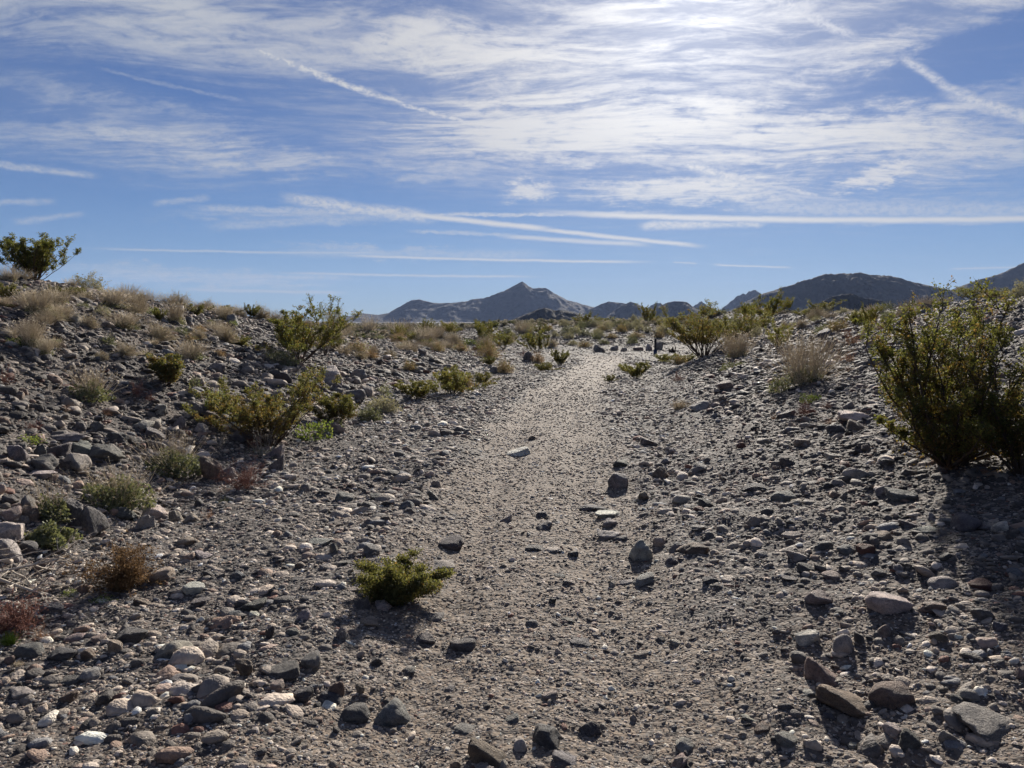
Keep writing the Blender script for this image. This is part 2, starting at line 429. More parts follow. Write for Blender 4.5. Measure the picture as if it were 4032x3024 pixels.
def leaf_material(name, a, b, c, trans=0.4, gloss=0.45):
    m, g, out = new_mat(name)
    geo = g.new('ShaderNodeNewGeometry')
    r = geo.outputs['Random Per Island']
    col = g.ramp(r, [(0.0, a), (0.55, b), (1.0, c)])
    oi = g.new('ShaderNodeObjectInfo')
    col = g.mixc(1.0, col, g.mixc(oi.outputs['Random'], (.8, .8, .8), (1.2, 1.17, 1.1)), 'MULTIPLY')
    b_ = principled(g, None, col, gloss, None, 0.25)
    t = g.new('ShaderNodeBsdfTranslucent'); g.put(t.inputs['Color'], g.mixc(1.0, col, (1.35, 1.3, .8), 'MULTIPLY'))
    mx = g.new('ShaderNodeMixShader'); mx.inputs[0].default_value = trans
    g.nt.links.new(b_.outputs[0], mx.inputs[1]); g.nt.links.new(t.outputs[0], mx.inputs[2]); g.nt.links.new(mx.outputs[0], out.inputs['Surface'])
    return m

def twig_material(name, a, b, trans=0.0):
    m, g, out = new_mat(name)
    r = g.new('ShaderNodeNewGeometry').outputs['Random Per Island']
    p = g.new('ShaderNodeNewGeometry').outputs['Position']
    col = g.mixc(r, a, b)
    col = g.mixc(1.0, col, g.mixc(g.noise(p, 45, 3, 0.6), (.7, .7, .7), (1.3, 1.3, 1.3)), 'MULTIPLY')
    b_ = principled(g, None if trans else out, col, 0.8, None, 0.2)
    if trans:
        t = g.new('ShaderNodeBsdfTranslucent'); g.put(t.inputs['Color'], col)
        mx = g.new('ShaderNodeMixShader'); mx.inputs[0].default_value = trans
        g.nt.links.new(b_.outputs[0], mx.inputs[1]); g.nt.links.new(t.outputs[0], mx.inputs[2]); g.nt.links.new(mx.outputs[0], out.inputs['Surface'])
    return m

M = {}
M['ground'] = ground_material()
M['rock'] = rock_material(False)
M['pebble'] = rock_material(True)
M['creosote'] = leaf_material('creosote_leaf', (.064, .076, .024), (.112, .122, .038), (.180, .168, .055), 0.55, .65)
M['creosote_warm'] = leaf_material('creosote_leaf_yellowing', (.080, .066, .024), (.135, .104, .040), (.220, .135, .055), 0.5, .65)
M['creosote_fresh'] = leaf_material('creosote_leaf_fresh', (.066, .074, .028), (.105, .110, .044), (.165, .152, .066), 0.5, .7)
M['sage'] = leaf_material('grey_green_leaf', (.085, .100, .060), (.135, .150, .090), (.200, .205, .130), 0.35, 0.7)
M['silver'] = leaf_material('silver_grey_leaf', (.16, .158, .125), (.22, .215, .17), (.30, .285, .23), 0.4, 0.8)
M['herb'] = leaf_material('bright_herb_leaf', (.080, .120, .030), (.130, .175, .045), (.200, .230, .080), 0.45, 0.6)
M['drytan'] = twig_material('dry_tan_stalk', (.46, .39, .285), (.66, .58, .45), 0.42)
M['drygold'] = twig_material('dry_golden_stalk', (.52, .40, .235), (.68, .53, .33), 0.35)
M['drygrey'] = twig_material('dry_grey_twig', (.30, .265, .22), (.46, .42, .355), 0.3)
M['dryred'] = twig_material('dry_red_twig', (.16, .075, .060), (.27, .14, .105), 0.25)
M['drybrown'] = twig_material('dry_brown_twig', (.13, .075, .035), (.26, .165, .080), 0.3)
M['dryorange'] = twig_material('dry_orange_twig', (.30, .16, .09), (.45, .28, .17), 0.3)
M['bark'] = twig_material('dark_creosote_bark', (.045, .030, .022), (.095, .070, .052))
M['deadwood'] = twig_material('bleached_dead_wood', (.30, .25, .20), (.50, .44, .37))
M['grass'] = leaf_material('green_grass_blade', (.090, .150, .025), (.140, .210, .035), (.190, .250, .060), 0.5)
M['fluff'] = leaf_material('white_seed_fluff', (.62, .60, .55), (.72, .70, .66), (.80, .79, .76), 0.4, 0.9)

# ------------------------------------------------------------------ ground and trail: one sheet to the horizon, cut where the trail begins
def build_ground():
    az = np.concatenate([np.linspace(-180, -56, 40, endpoint=False), np.linspace(-56, -40, 40, endpoint=False),
                         np.linspace(-40, 40, 460, endpoint=False), np.linspace(40, 56, 40, endpoint=False), np.linspace(56, 180, 40, endpoint=False)])
    rr = np.concatenate([[0.15, 0.5, 1.0], np.geomspace(1.5, 12, 170, endpoint=False), np.geomspace(12, 90, 190, endpoint=False), np.geomspace(90, 9000, 110)])
    A, Rr = np.meshgrid(np.radians(az), rr)
    X = Rr*np.sin(A); Y = Rr*np.cos(A)
    Z = h_full(X, Y)
    nr, na = X.shape
    V = np.stack([X, Y, Z], -1).reshape(-1, 3)
    i, j = np.meshgrid(np.arange(nr-1), np.arange(na), indexing='ij')
    j2 = (j+1) % na
    F = np.stack([i*na+j, i*na+j2, (i+1)*na+j2, (i+1)*na+j], -1).reshape(-1, 4)[:, ::-1]
    # centre fan
    V = np.vstack([V, [[0, 0, float(h_full(0, 0))]]])
    cx = len(V)-1
    fan = np.stack([np.full(na, cx), np.arange(na), (np.arange(na)+1) % na, (np.arange(na)+1) % na], -1)
    td = trail_dist(V[:, 0], V[:, 1]) + 0.16*fbm(V[:, 0]*1.7, V[:, 1]*1.7, 3, 44)
    sandy = sstep(1.1, 0.6, td) + 1.2*np.exp(-((td-0.40)/0.13)**2) + 0.9*np.clip(fbm(V[:, 0]*0.5, V[:, 1]*0.5, 3, 51), 0, 1)
    varnish_shade = sstep(0.12, 0.7, h_macro(V[:, 0], V[:, 1]))*(0.75 + 0.5*fbm(V[:, 0]*.3, V[:, 1]*.3, 3, 77))  # banks darker: desert varnish, plus their lack of sun put into the colour
    varnish_shade = np.maximum(varnish_shade, 0.55*sstep(0.8, 1.25, td)*sstep(200, 90, np.hypot(V[:, 0], V[:, 1])))  # stony soil off the trail darkened as well
    cent = V[F].mean(1)
    tf = trail_dist(cent[:, 0], cent[:, 1]) + 0.16*fbm(cent[:, 0]*1.7, cent[:, 1]*1.7, 3, 44)
    on = (tf < 0.85) & (np.hypot(cent[:, 0], cent[:, 1]) < 60) & (cent[:, 1] > -6)
    for name, sel in (('ground', ~on), ('trail', on)):
        fs = F[sel]
        used, inv = np.unique(fs, return_inverse=True)
        if name == 'ground':
            used = np.append(used, cx)
        me = mesh_from(name, V[used], inv.reshape(-1, 4), True, [M['ground']])
        at = me.attributes.new('sandy', 'FLOAT', 'POINT'); at.data.foreach_set('value', sandy[used].astype(np.float32))
        at = me.attributes.new('varnish_shade', 'FLOAT', 'POINT'); at.data.foreach_set('value', varnish_shade[used].astype(np.float32))
        o = link(name, me); tag(o, kind='structure')
        o['label'] = 'stony grey desert ground of the wash, banks and plain' if name == 'ground' else 'pale gravel footpath running up the middle and bending left'
    return
build_ground()

# ------------------------------------------------------------------ mountains
S = 1.8228
def mountain(name, pts, dist, depth, mat, seed, label, step=None, gully=0.5, jag=0.0, base_drop=6.0, vc=0.55):
    """ridge whose crest follows a profile; flanks run down to the plain on both sides"""
    xs, zs = [], []
    for (px, py) in pts:
        d = pix_dir(px*S, py*S)
        xs.append(d[0]/d[1]*dist); zs.append(EYE + d[2]/d[1]*dist)
    xs = np.array(xs); zs = np.array(zs)
    span = xs[-1]-xs[0]
    depth = min(depth, 3.4*(zs.max()-zs.min()) + 60)
    nx = int(min(420, max(120, span/(dist*0.0016)))); ny = 110
    u = np.linspace(xs[0], xs[-1], nx); v = np.linspace(0, 1, ny)
    U, Vv = np.meshgrid(u, v)
    crest = np.interp(U, xs, zs)
    wander = depth*0.06*fbm(U/(span*0.16), Vv*0+seed, 3, seed)
    Y = dist - depth*vc + depth*Vv
    loc = 0.30 + 0.70*np.clip((crest-zs.min())/(zs.max()-zs.min()+1e-6), 0, 1)
    t = (Y - dist - wander)/(np.where(Y < dist + wander, depth*vc, depth*(1-vc))*loc)
    s = np.clip(1 - np.abs(t), 0, 1)
    base = h_macro(np.zeros(1), np.array([dist]))[0] - base_drop
    k = 1.0/(depth*0.16)
    rid = 1 - np.abs(fbm(U*k*1.3 + 2.0*fbm(U*k*.5, Y*k*.5, 2, seed+3), Y*k*0.55, 5, seed+7))*2.0
    rid2 = fbm(U*k*4, Y*k*3, 4, seed+13)
    prof = 0.60*s**1.25 + 0.40*s*s*(3-2*s)
    H = np.clip(crest - base, 0, None)
    Z = base + H*prof*(1 - gully*(1-s)*np.clip(1-rid, 0, 1.2)) + H*(rid2*0.15 + 0.06*fbm(U*k*11, Y*k*11, 3, seed+23))*np.sqrt(s*(1.02-s)) + 0.012*H*fbm(U*k*14, Y*k*14, 2, seed+29)*s + jag*fbm(U*k*9, Y*k*9, 3, seed+17)*s
    Vt = np.stack([U, Y, Z], -1).reshape(-1, 3)
    i, j = np.meshgrid(np.arange(ny-1), np.arange(nx-1), indexing='ij')
    F = np.stack([i*nx+j, i*nx+j+1, (i+1)*nx+j+1, (i+1)*nx+j], -1).reshape(-1, 4)
    o = link(name, mesh_from(name, Vt, F, True, [mat]))
    tag(o, label, kind='structure')
    return o

MT = far_material('distant_mountain_rock', (.030, .028, .030), (.058, .052, .050), (.10, .088, .078), 0.006)
MT2 = far_material('near_hill_scree', (.034, .031, .030), (.062, .054, .048), (.11, .095, .08), 0.012)
MTD = far_material('dark_basalt_hill', (.020, .018, .018), (.036, .032, .030), (.06, .052, .045), 0.02, 0.25)
mountain('mountain', [(690, 712), (715, 698), (748, 684), (785, 677), (815, 680), (838, 676), (849, 669), (864, 662), (878, 653), (892, 647), (905, 647), (925, 652), (950, 655), (985, 653), (1010, 650), (1020, 646), (1045, 644), (1068, 636), (1088, 628), (1108, 618), (1120, 612), (1128, 608), (1140, 617), (1151, 623), (1165, 622), (1180, 622), (1194, 631), (1224, 648), (1262, 658), (1300, 668), (1345, 684), (1400, 705)], 3200, 1500, MT, 3, 'long dark mountain with a pointed central peak behind the trail')
mountain('hill', [(1240, 690), (1270, 670), (1289, 661), (1300, 656), (1316, 651), (1335, 653), (1348, 655), (1370, 662), (1400, 680), (1430, 700)], 2900, 700, MT, 11, 'low rounded hill right of the pointed peak')
mountain('hill', [(1270, 706), (1300, 692), (1325, 672), (1345, 659), (1361, 652), (1376, 656), (1390, 662), (1410, 672), (1440, 690), (1470, 705)], 2300, 600, MT, 17, 'gentle cone shaped hill behind the trail bend')
mountain('hill', [(1380, 690), (1400, 664), (1410, 658), (1418, 654), (1426, 656), (1432, 661), (1450, 680), (1470, 695)], 3300, 400, MT, 19, 'small knobbly summit peeking between two low hills', jag=3)
mountain('hill', [(1370, 705), (1395, 680), (1415, 666), (1430, 658), (1443, 653), (1455, 651), (1470, 651), (1482, 652), (1490, 657), (1500, 666), (1520, 678), (1550, 700)], 2000, 520, MT2, 23, 'flat topped hill behind the olive bush right of the trail')
mountain('hill', [(1475, 690), (1492, 664), (1503, 658), (1514, 650), (1521, 656), (1530, 664), (1545, 668), (1570, 690)], 3400, 420, MT, 29, 'small sharp spire in the gap between the hills', jag=4)
mountain('mountain', [(1530, 695), (1555, 668), (1564, 661), (1574, 653), (1580, 650), (1589, 641), (1602, 637), (1613, 634), (1621, 629), (1628, 626), (1634, 628), (1640, 633), (1652, 640), (1680, 660), (1720, 690)], 3400, 700, MT, 37, 'jagged rocky ridge left of the broad dome', jag=7)
mountain('mountain', [(1500, 712), (1540, 695), (1590, 665), (1630, 644), (1653, 632), (1666, 628), (1703, 617), (1748, 602), (1775, 594), (1807, 590), (1825, 592), (1842, 590), (1875, 593), (1906, 596), (1939, 599), (1950, 603), (1986, 613), (2020, 621), (2050, 628), (2100, 640), (2160, 665), (2230, 705)], 1750, 900, MT2, 41, 'broad dome shaped dark mountain above the right slope')
mountain('mountain', [(1930, 705), (1990, 665), (2030, 640), (2053, 626), (2070, 619), (2100, 609), (2134, 600), (2167, 592), (2190, 580), (2212, 567), (2290, 520), (2400, 480), (2520, 500), (2650, 560), (2800, 640), (2900, 700)], 2100, 1000, MT2, 53, 'steep mountain flank rising out of the picture at far right')
mountain('hill', [(1085, 700), (1107, 690), (1130, 681), (1150, 673), (1165, 667), (1177, 665), (1190, 668), (1199, 671), (1212, 669), (1225, 671), (1241, 675), (1275, 684), (1310, 698)], 950, 260, MTD, 61, 'small dark basalt knoll in front of the pointed peak', base_drop=4)
mountain('hill', [(1745, 668), (1775, 652), (1795, 643), (1815, 637), (1837, 634), (1855, 638), (1871, 644), (1890, 647), (1911, 650), (1960, 664)], 900, 220, MTD, 67, 'small dark knoll at the foot of the broad dome', base_drop=4)

# ------------------------------------------------------------------ rocks
def icosphere(sub):
    bm = bmesh.new(); bmesh.ops.create_icosphere(bm, subdivisions=sub, radius=1.0)
    V = np.array([v.co[:] for v in bm.verts]); F = np.array([[v.index for v in f.verts] for f in bm.faces]); bm.free()
    return V, F
ICO = {s: icosphere(s) for s in (2, 3, 4)}

def rock_shape(seed, sub, angular, dims, rough=0.05):
    """rock = rounded intersection of random half-spaces, then roughened; fits a unit box scaled by dims"""
    rs = np.random.RandomState(seed)
    V, F = ICO[sub]
    K = 9 if angular > 0.5 else 14
    N = rs.normal(size=(K, 3)); N /= np.linalg.norm(N, axis=1)[:, None]
    N = np.vstack([N, [[0, 0, 1], [0, 0, -1], [1, 0, 0], [-1, 0, 0], [0, 1, 0], [0, -1, 0]] + rs.normal(scale=0.28, size=(6, 3))])
    N /= np.linalg.norm(N, axis=1)[:, None]
    D = rs.uniform(0.62, 1.0, len(N))
    p = 5 + 34*angular
    q = np.clip(V @ N.T, 1e-4, None)/D
    r = ((q**p).sum(1))**(-1.0/p)
    P = V*r[:, None]
    o = rs.uniform(0, 50, 3)
    n = fbm(P[:, 0]*2.2+o[0]+P[:, 2]*1.3, P[:, 1]*2.2+o[1]-P[:, 2]*1.7, 4, seed % 40)
    n2 = fbm(P[:, 0]*6+o[1]+P[:, 2]*4, P[:, 1]*6+o[2]-P[:, 2]*5, 3, (seed+9) % 40)
    P = P*(1 + rough*1.6*n + rough*0.8*n2)[:, None]
    P = P - (P.max(0)+P.min(0))/2
    P = P/(P.max(0)-P.min(0))
    return P*np.array(dims), F

TINT = {'dk': (.142, .134, .127), 'md': (.225, .212, .197), 'lt': (.37, .34, .305), 'wh': (.58, .51, .43), 'tn': (.36, .295, .235),
        'pk': (.35, .28, .245), 'rd': (.185, .095, .078), 'br': (.21, .165, .13), 'bl': (.155, .160, .17)}
CNAME = {'dk': 'dark grey', 'md': 'mid grey', 'lt': 'light grey', 'wh': 'whitish', 'tn': 'tan', 'pk': 'pinkish', 'rd': 'reddish', 'br': 'brown grey', 'bl': 'blue grey'}
SNAME = {'r': 'rounded', 'a': 'angular', 's': 'flat', 'w': 'wedge', 'u': 'upright'}
ROCKMESH = {}
for sh, ang, n in (('r', 0.2, 6), ('a', 0.8, 8), ('s', 0.7, 6), ('w', 0.9, 5), ('u', 0.6, 4)):
    ROCKMESH[sh] = []
    for k in range(n):
        V, F = rock_shape(100 + 37*k + ord(sh), 4, ang, (1, 1, 1), 0.075 if sh != 'r' else 0.05)
        if sh == 'w': V[:, 2] = (V[:, 2]+0.5)*(0.55 + 0.75*(V[:, 0]+0.5)) - 0.5
        if sh == 's': V[:, 2] += 0.18*V[:, 0]*(1 if k % 2 else -1)
        V = V/(V.max(0)-V.min(0)); V[:, 2] -= V[:, 2].min()
        ROCKMESH[sh].append(mesh_from('rock', V, F, True, [M['rock']]))

pending = []          # things whose label is written once all of them are known: (object, kind phrase, plural phrase, place, pixel x)
def zone_of(px, py, x, y, t):
    td = float(trail_dist(np.array(x), np.array(y)))
    if t > 34: return 'beyond the trail bend' if px > 1900 else 'at the left bank far end'
    if td < 0.85:
        return 'on the near trail' if t < 4.6 else 'midway along the trail' if t < 11 else 'on the far trail'
    if x < 0:
        if px < 1000 and py > 2560: return 'at the lower left corner'
        if py > 2560: return 'left of the near trail'
        if px < 860 and 1640 < py <= 2200: return 'under the left bank shrubs'
        if px < 860 and py > 2200: return 'on the left edge cobbles'
        if py > 1900: return 'on the wash floor'
        if py > 1640: return 'below the left bank'
        if px > 1250: return 'on the bank beside the far trail'
        return 'on the upper left slope'
    if py > 2560: return 'at the lower right corner' if px > 3300 else 'right of the near trail'
    if py > 2200: return 'below the right slope' if px > 3300 else 'just right of the trail'
    if py > 1750: return 'below the tall right bush' if px > 3450 else 'on the lower right slope'
    return 'on the upper right slope'

CROP = {'A': (0, 800), 'B': (1300, 1000), 'C': (2632, 950), 'D': (0, 1700), 'E': (1300, 1950), 'F': (2632, 1950)}
CS = 1400/2212
def crop_px(c, x, y): ox, oy = CROP[c]; return ox + x*CS, oy + y*CS

ROCKS = '''
D 560 655 180 180 dk r|D 430 590 150 170 dk u|D 760 540 170 90 dk a|D 960 525 160 90 wh a|D 1095 540 100 90 tn a|D 1200 550 90 65 tn r|D 890 610 130 110 lt w|D 1300 310 130 150 br u
D 1420 310 100 70 pk r|D 1720 260 110 110 dk w|D 1720 170 120 90 md a|D 285 240 200 110 dk a|D 475 235 190 110 lt a|D 115 190 120 110 md a|D 250 150 80 90 dk a|D 360 130 150 90 dk a
D 520 120 160 90 md w|D 660 190 210 110 dk a|D 440 60 230 70 md s|D 260 285 210 60 lt s|D 75 575 125 90 pk r|D 190 580 115 110 br r|D 160 490 110 90 md r|D 60 460 100 60 dk a
D 70 700 190 130 wh s|D 70 860 160 160 lt r|D 180 800 110 90 dk r|D 255 910 140 110 br w|D 1170 705 140 70 tn r|D 995 935 180 90 tn r|D 1210 1000 140 70 wh r|D 1250 1070 120 60 md s
D 890 1060 110 70 br w|D 1265 815 110 60 lt w|D 1175 830 75 55 tn r|D 820 1310 220 110 dk a|D 1075 1390 215 95 lt r|D 710 1385 90 100 tn r|D 610 1310 90 60 pk r|D 475 1300 110 70 pk r
D 180 1430 180 100 dk r|D 390 1440 170 100 dk a|D 560 1420 100 90 br r|D 60 1465 60 60 pk r|D 1340 1200 130 60 md s|D 1455 1145 100 60 bl r|D 1580 1140 70 40 wh a|D 1580 1095 140 60 dk a
D 1640 885 160 50 md s|D 1480 920 100 60 bl w|D 2080 780 60 75 dk a|D 1990 740 150 55 md s|D 1880 850 80 50 tn r|D 2030 870 100 50 lt r|D 1530 1525 105 120 br u|D 1940 1485 130 115 md r
D 1760 1560 200 100 dk w|D 1870 1670 140 110 dk a|D 2050 1640 160 110 dk r|D 1720 1630 90 80 pk r|D 1500 1640 75 70 pk r|D 1110 1650 180 100 wh w|D 1130 1560 120 75 md a|D 130 1650 160 80 lt s
D 430 1659 120 100 br a|D 560 1530 120 70 lt r|D 440 1560 150 70 dk s|D 1685 1310 60 80 dk u|D 1890 1200 100 75 lt a|D 1820 1300 90 50 md r|D 2130 1290 60 70 lt u|D 320 1130 140 80 md r
E 395 1330 210 190 md r|E 160 1335 190 130 dk r|E 1000 1590 260 230 br w|E 1180 1510 100 90 wh r|E 1340 1490 210 160 dk a|E 1620 1390 150 110 dk a|E 1130 1325 100 50 md w|E 845 1395 140 55 md s
E 1465 1590 170 110 md w|E 960 1655 120 80 lt a|E 790 1610 90 80 tn r|E 1070 1620 65 65 wh r|E 2165 1600 100 90 pk a|E 1975 1530 80 50 lt a|E 1370 1200 110 70 pk r|E 1935 935 90 60 pk a
E 820 880 180 90 dk r|E 590 840 130 70 md r|E 620 700 170 45 dk s|E 195 700 110 90 dk r|E 330 680 110 70 wh a|E 240 795 120 60 tn r|E 70 885 55 75 lt u|E 300 995 90 75 dk r
E 490 1035 90 60 md r|E 745 1115 70 40 lt s|E 1955 530 150 80 md a|E 1840 500 90 40 lt s|E 1755 500 60 40 wh a|E 1940 380 150 140 lt a|E 2050 320 80 70 tn r|E 2150 380 90 70 md a
E 2125 440 80 60 md r|E 1740 235 150 75 lt s|E 1750 155 110 55 lt r|E 1725 105 170 50 wh s|E 1650 55 180 55 dk s|E 1805 255 90 45 dk s|E 1330 175 105 60 md w|E 1095 115 80 60 lt w
E 1320 95 80 35 dk r|E 755 290 165 60 dk r|E 1275 300 120 40 dk s|E 1390 315 120 30 lt s|E 1510 330 70 45 dk r|E 470 100 110 75 bl r|E 500 120 80 50 md r|E 345 190 70 60 br r
E 260 400 105 75 md r|E 690 410 170 70 lt s|E 25 385 60 70 dk u|E 80 460 140 50 md s|E 160 600 110 40 lt s|E 1480 725 90 35 md s|E 1255 750 90 35 md r|E 1385 615 50 40 dk a
E 1430 460 75 30 dk s|E 1485 505 75 45 lt w|E 1560 855 150 40 dk s|E 2060 860 75 35 dk a|E 2150 890 75 40 lt r|E 1775 890 65 35 lt r|E 180 1180 60 70 tn u|E 30 1210 100 130 br r
E 1890 1285 50 50 lt a|E 360 1650 70 70 md a|F 930 735 160 100 pk r|F 1365 790 270 145 wh r|F 870 970 155 105 wh w|F 1080 1010 140 145 lt r|F 1185 950 70 75 dk a|F 1345 900 95 85 tn u
F 1680 965 120 80 br w|F 970 1225 220 190 pk w|F 1390 1340 270 215 br r|F 1120 1430 350 200 br w|F 2000 1530 430 160 md s|F 1395 1545 110 90 wh r|F 1480 1645 140 125 dk r|F 1150 1605 75 50 lt a
F 740 1585 140 65 md r|F 70 1600 110 80 pk a|F 105 1515 150 60 lt a|F 500 1400 100 45 lt s|F 580 1475 100 70 br a|F 1000 1450 80 50 bl a|F 1865 1305 130 95 lt r|F 1785 1325 85 60 dk r
F 2055 880 80 70 bl a|F 1960 800 120 80 md s|F 1700 585 200 85 lt r|F 1950 585 135 65 rd r|F 1240 400 130 85 rd r|F 960 370 130 80 dk a|F 1110 395 110 60 md r|F 800 435 130 60 lt a
F 850 515 110 65 dk r|F 1010 545 110 60 pk r|F 755 580 100 40 dk s|F 855 540 55 40 wh r|F 1315 310 130 50 br r|F 1595 260 150 55 md s|F 1495 215 120 60 md a|F 1640 150 60 50 lt r
F 1725 185 110 45 md s|F 1870 235 200 120 dk r|F 2055 250 90 80 wh r|F 1990 235 160 70 md s|F 525 220 90 65 tn a|F 600 205 70 40 lt s|F 760 265 110 50 pk a|F 620 145 90 50 dk r
F 230 100 95 75 dk r|F 85 70 135 55 lt r|F 185 140 80 50 rd r|F 715 50 160 60 md r|F 790 65 75 35 wh s|F 155 420 170 90 br a|F 40 370 90 60 md r|F 265 620 110 55 dk s
F 365 610 100 45 wh s|F 190 270 110 35 md s|F 580 420 90 40 lt r|F 2180 670 90 45 bl s|F 1740 1600 100 90 lt s|F 1425 500 70 50 lt r|F 1310 525 90 40 md r|F 1045 1190 85 40 lt s
F 870 1320 110 40 lt s|F 1710 1240 70 40 pk r|F 1650 750 150 80 br a|F 1760 765 90 50 lt r|F 2190 1180 60 70 pk r
B 1795 1435 135 105 md r|B 1810 1330 110 50 dk r|B 2060 1415 120 80 br a|B 1165 1215 160 48 wh w|B 1255 1135 50 30 br a|B 1995 1195 125 65 md w|B 2130 1255 60 40 lt r|B 1950 1520 70 55 br r
B 740 1140 110 40 br s|B 660 1445 70 50 tn r|B 650 1520 70 60 md w|B 95 1525 120 60 md r|B 300 1530 110 45 dk s|B 230 880 90 75 tn r|B 150 905 130 70 dk r|B 180 780 120 70 md s
B 1675 605 75 50 md w|B 1765 595 50 30 md r|B 1832 600 42 27 tn r|B 1915 598 65 30 br r|B 1985 597 50 45 lt r|B 2045 592 60 50 md a|B 575 640 50 50 dk u|B 690 690 70 40 br w|B 900 605 60 30 rd a|B 1240 670 70 60 dk w
B 2090 1330 70 45 md r|B 1010 740 60 40 dk a
A 2045 1120 200 110 lt a|A 2085 1180 80 70 dk r|A 1690 1270 90 110 dk u|A 1960 1235 100 60 md r|A 1340 1040 90 50 md a|A 1230 1325 75 90 md r|A 1320 1365 95 60 br r|A 1110 1405 80 85 md u
A 1000 1315 90 60 lt a|A 970 1450 120 80 md w|A 1250 1440 100 70 lt a|A 500 1390 70 50 md r|A 125 1225 60 50 tn r|A 180 945 80 40 dk a|A 760 1275 45 40 dk r|A 890 1395 130 55 lt s|A 30 820 90 30 wh s
A 2080 1430 150 70 tn s|A 600 1400 90 60 md a|A 740 1480 110 70 dk a|A 420 1640 100 60 md s|A 1500 1500 130 80 dk r
C 1165 1130 210 80 wh s|C 1160 1185 115 80 br r|C 1055 1200 130 60 dk s|C 1180 1470 170 80 lt s|C 195 1060 120 60 lt w|C 355 935 100 50 br r|C 345 1010 65 45 dk r|C 180 1435 120 60 md r
C 605 1250 115 50 lt r|C 830 1285 100 50 tn r|C 1030 1365 100 40 wh s|C 745 1405 100 60 dk a|C 1355 1400 80 50 dk r|C 1450 1600 180 90 md s|C 1345 1560 110 70 lt w|C 525 1565 140 60 dk s
C 455 1270 60 40 rd r|C 735 1110 110 60 dk a|C 1225 1320 60 45 br r|C 960 600 110 50 dk a|C 990 690 70 70 dk u|C 1260 665 80 60 pk r|C 790 1190 120 40 md s|C 1900 1270 160 110 lt s|C 1600 420 90 40 md s|C 2080 340 90 40 pk s
'''
ROCK_XY = []
rock_count = 0
def add_rock(px, py, w, h, col, sh, label=None, wpos=None):
    global rock_count
    k = rock_count; rock_count += 1
    rs = random.Random(1000+k)
    x, y, z, t = ground_at(px, py)
    W = w*t/FPX
    th = math.asin(min(0.9, max(0.0, (EYE - z)/t)))
    deep = W*{'r': 1.0, 'a': .95, 's': .95, 'w': .9, 'u': .8}[sh]
    Hh = max(W*{'r': .34, 'a': .30, 's': .15, 'w': .30, 'u': .55}[sh], (h*t/FPX - deep*math.sin(th)*0.8)/math.cos(th))
    Hh = min(Hh, W*1.35)
    y += deep*0.42; x += deep*0.42*(px-CX)/FPX
    z = float(h_full(x, y))
    o = bpy.data.objects.new('rock', rs.choice(ROCKMESH[sh])); COL.objects.link(o)
    sink = 0.36 if sh != 's' else 0.42
    o.scale = (W, deep, Hh/(1-sink))
    o.location = (x, y, z - Hh/(1-sink)*sink)
    ez = rs.choice((0, math.pi)) + rs.uniform(-.35, .35)
    o.rotation_euler = (rs.uniform(-.10, .10), rs.uniform(-.12, .12), ez)
    c = TINT[col]; j = rs.uniform(.85, 1.18)
    o.color = tuple(min(.6, v*j*rs.uniform(.95, 1.05)) for v in c) + (1,)
    o['category'] = 'rock'; o['group'] = 'rocks lying loose on the wash and slopes'
    ROCK_XY.append((x, y, max(W, deep)*0.5))
    if label: o['label'] = label
    else:
        size = 'big ' if w > 150 else 'small ' if w < 75 else ''
        ph = f'{size}{CNAME[col]} {SNAME[sh]}'
        pending.append((o, ph + ' rock', ph + ' rocks', zone_of(px, py, x, y, t), px))
    return o
ROCK_LABEL = {'F 1365 790': 'long whitish boulder with a dark patch, largest pale rock at lower right', 'B 1165 1215': 'bright white slab lying alone in the middle of the trail',
              'E 395 1330': 'big round grey boulder left of the near trail at the bottom', 'D 560 655': 'large smooth dark boulder below the leafy shrub at left',
              'F 1120 1430': 'big brown triangular rock with pale lichen at lower right', 'F 1390 1340': 'big pitted brown boulder behind the triangular rock at lower right',
              'F 2000 1530': 'wide half buried grey slab at the bottom right edge', 'C 1165 1130': 'whitish slab on the right slope left of the tall bush',
              'B 1675 605': 'large wedge shaped boulder at the edge of the flat behind the bend', 'E 1000 1590': 'big dark rock with pale crust at bottom centre'}
for line in ROCKS.strip().replace('\n', '|').split('|'):
    c, cx_, cy_, w_, h_, col, sh = line.split()
    px, py = crop_px(c, float(cx_), float(cy_))
    add_rock(px, min(py, 3040), float(w_)*CS, float(h_)*CS, col, sh, ROCK_LABEL.get(f'{c} {cx_} {cy_}'))

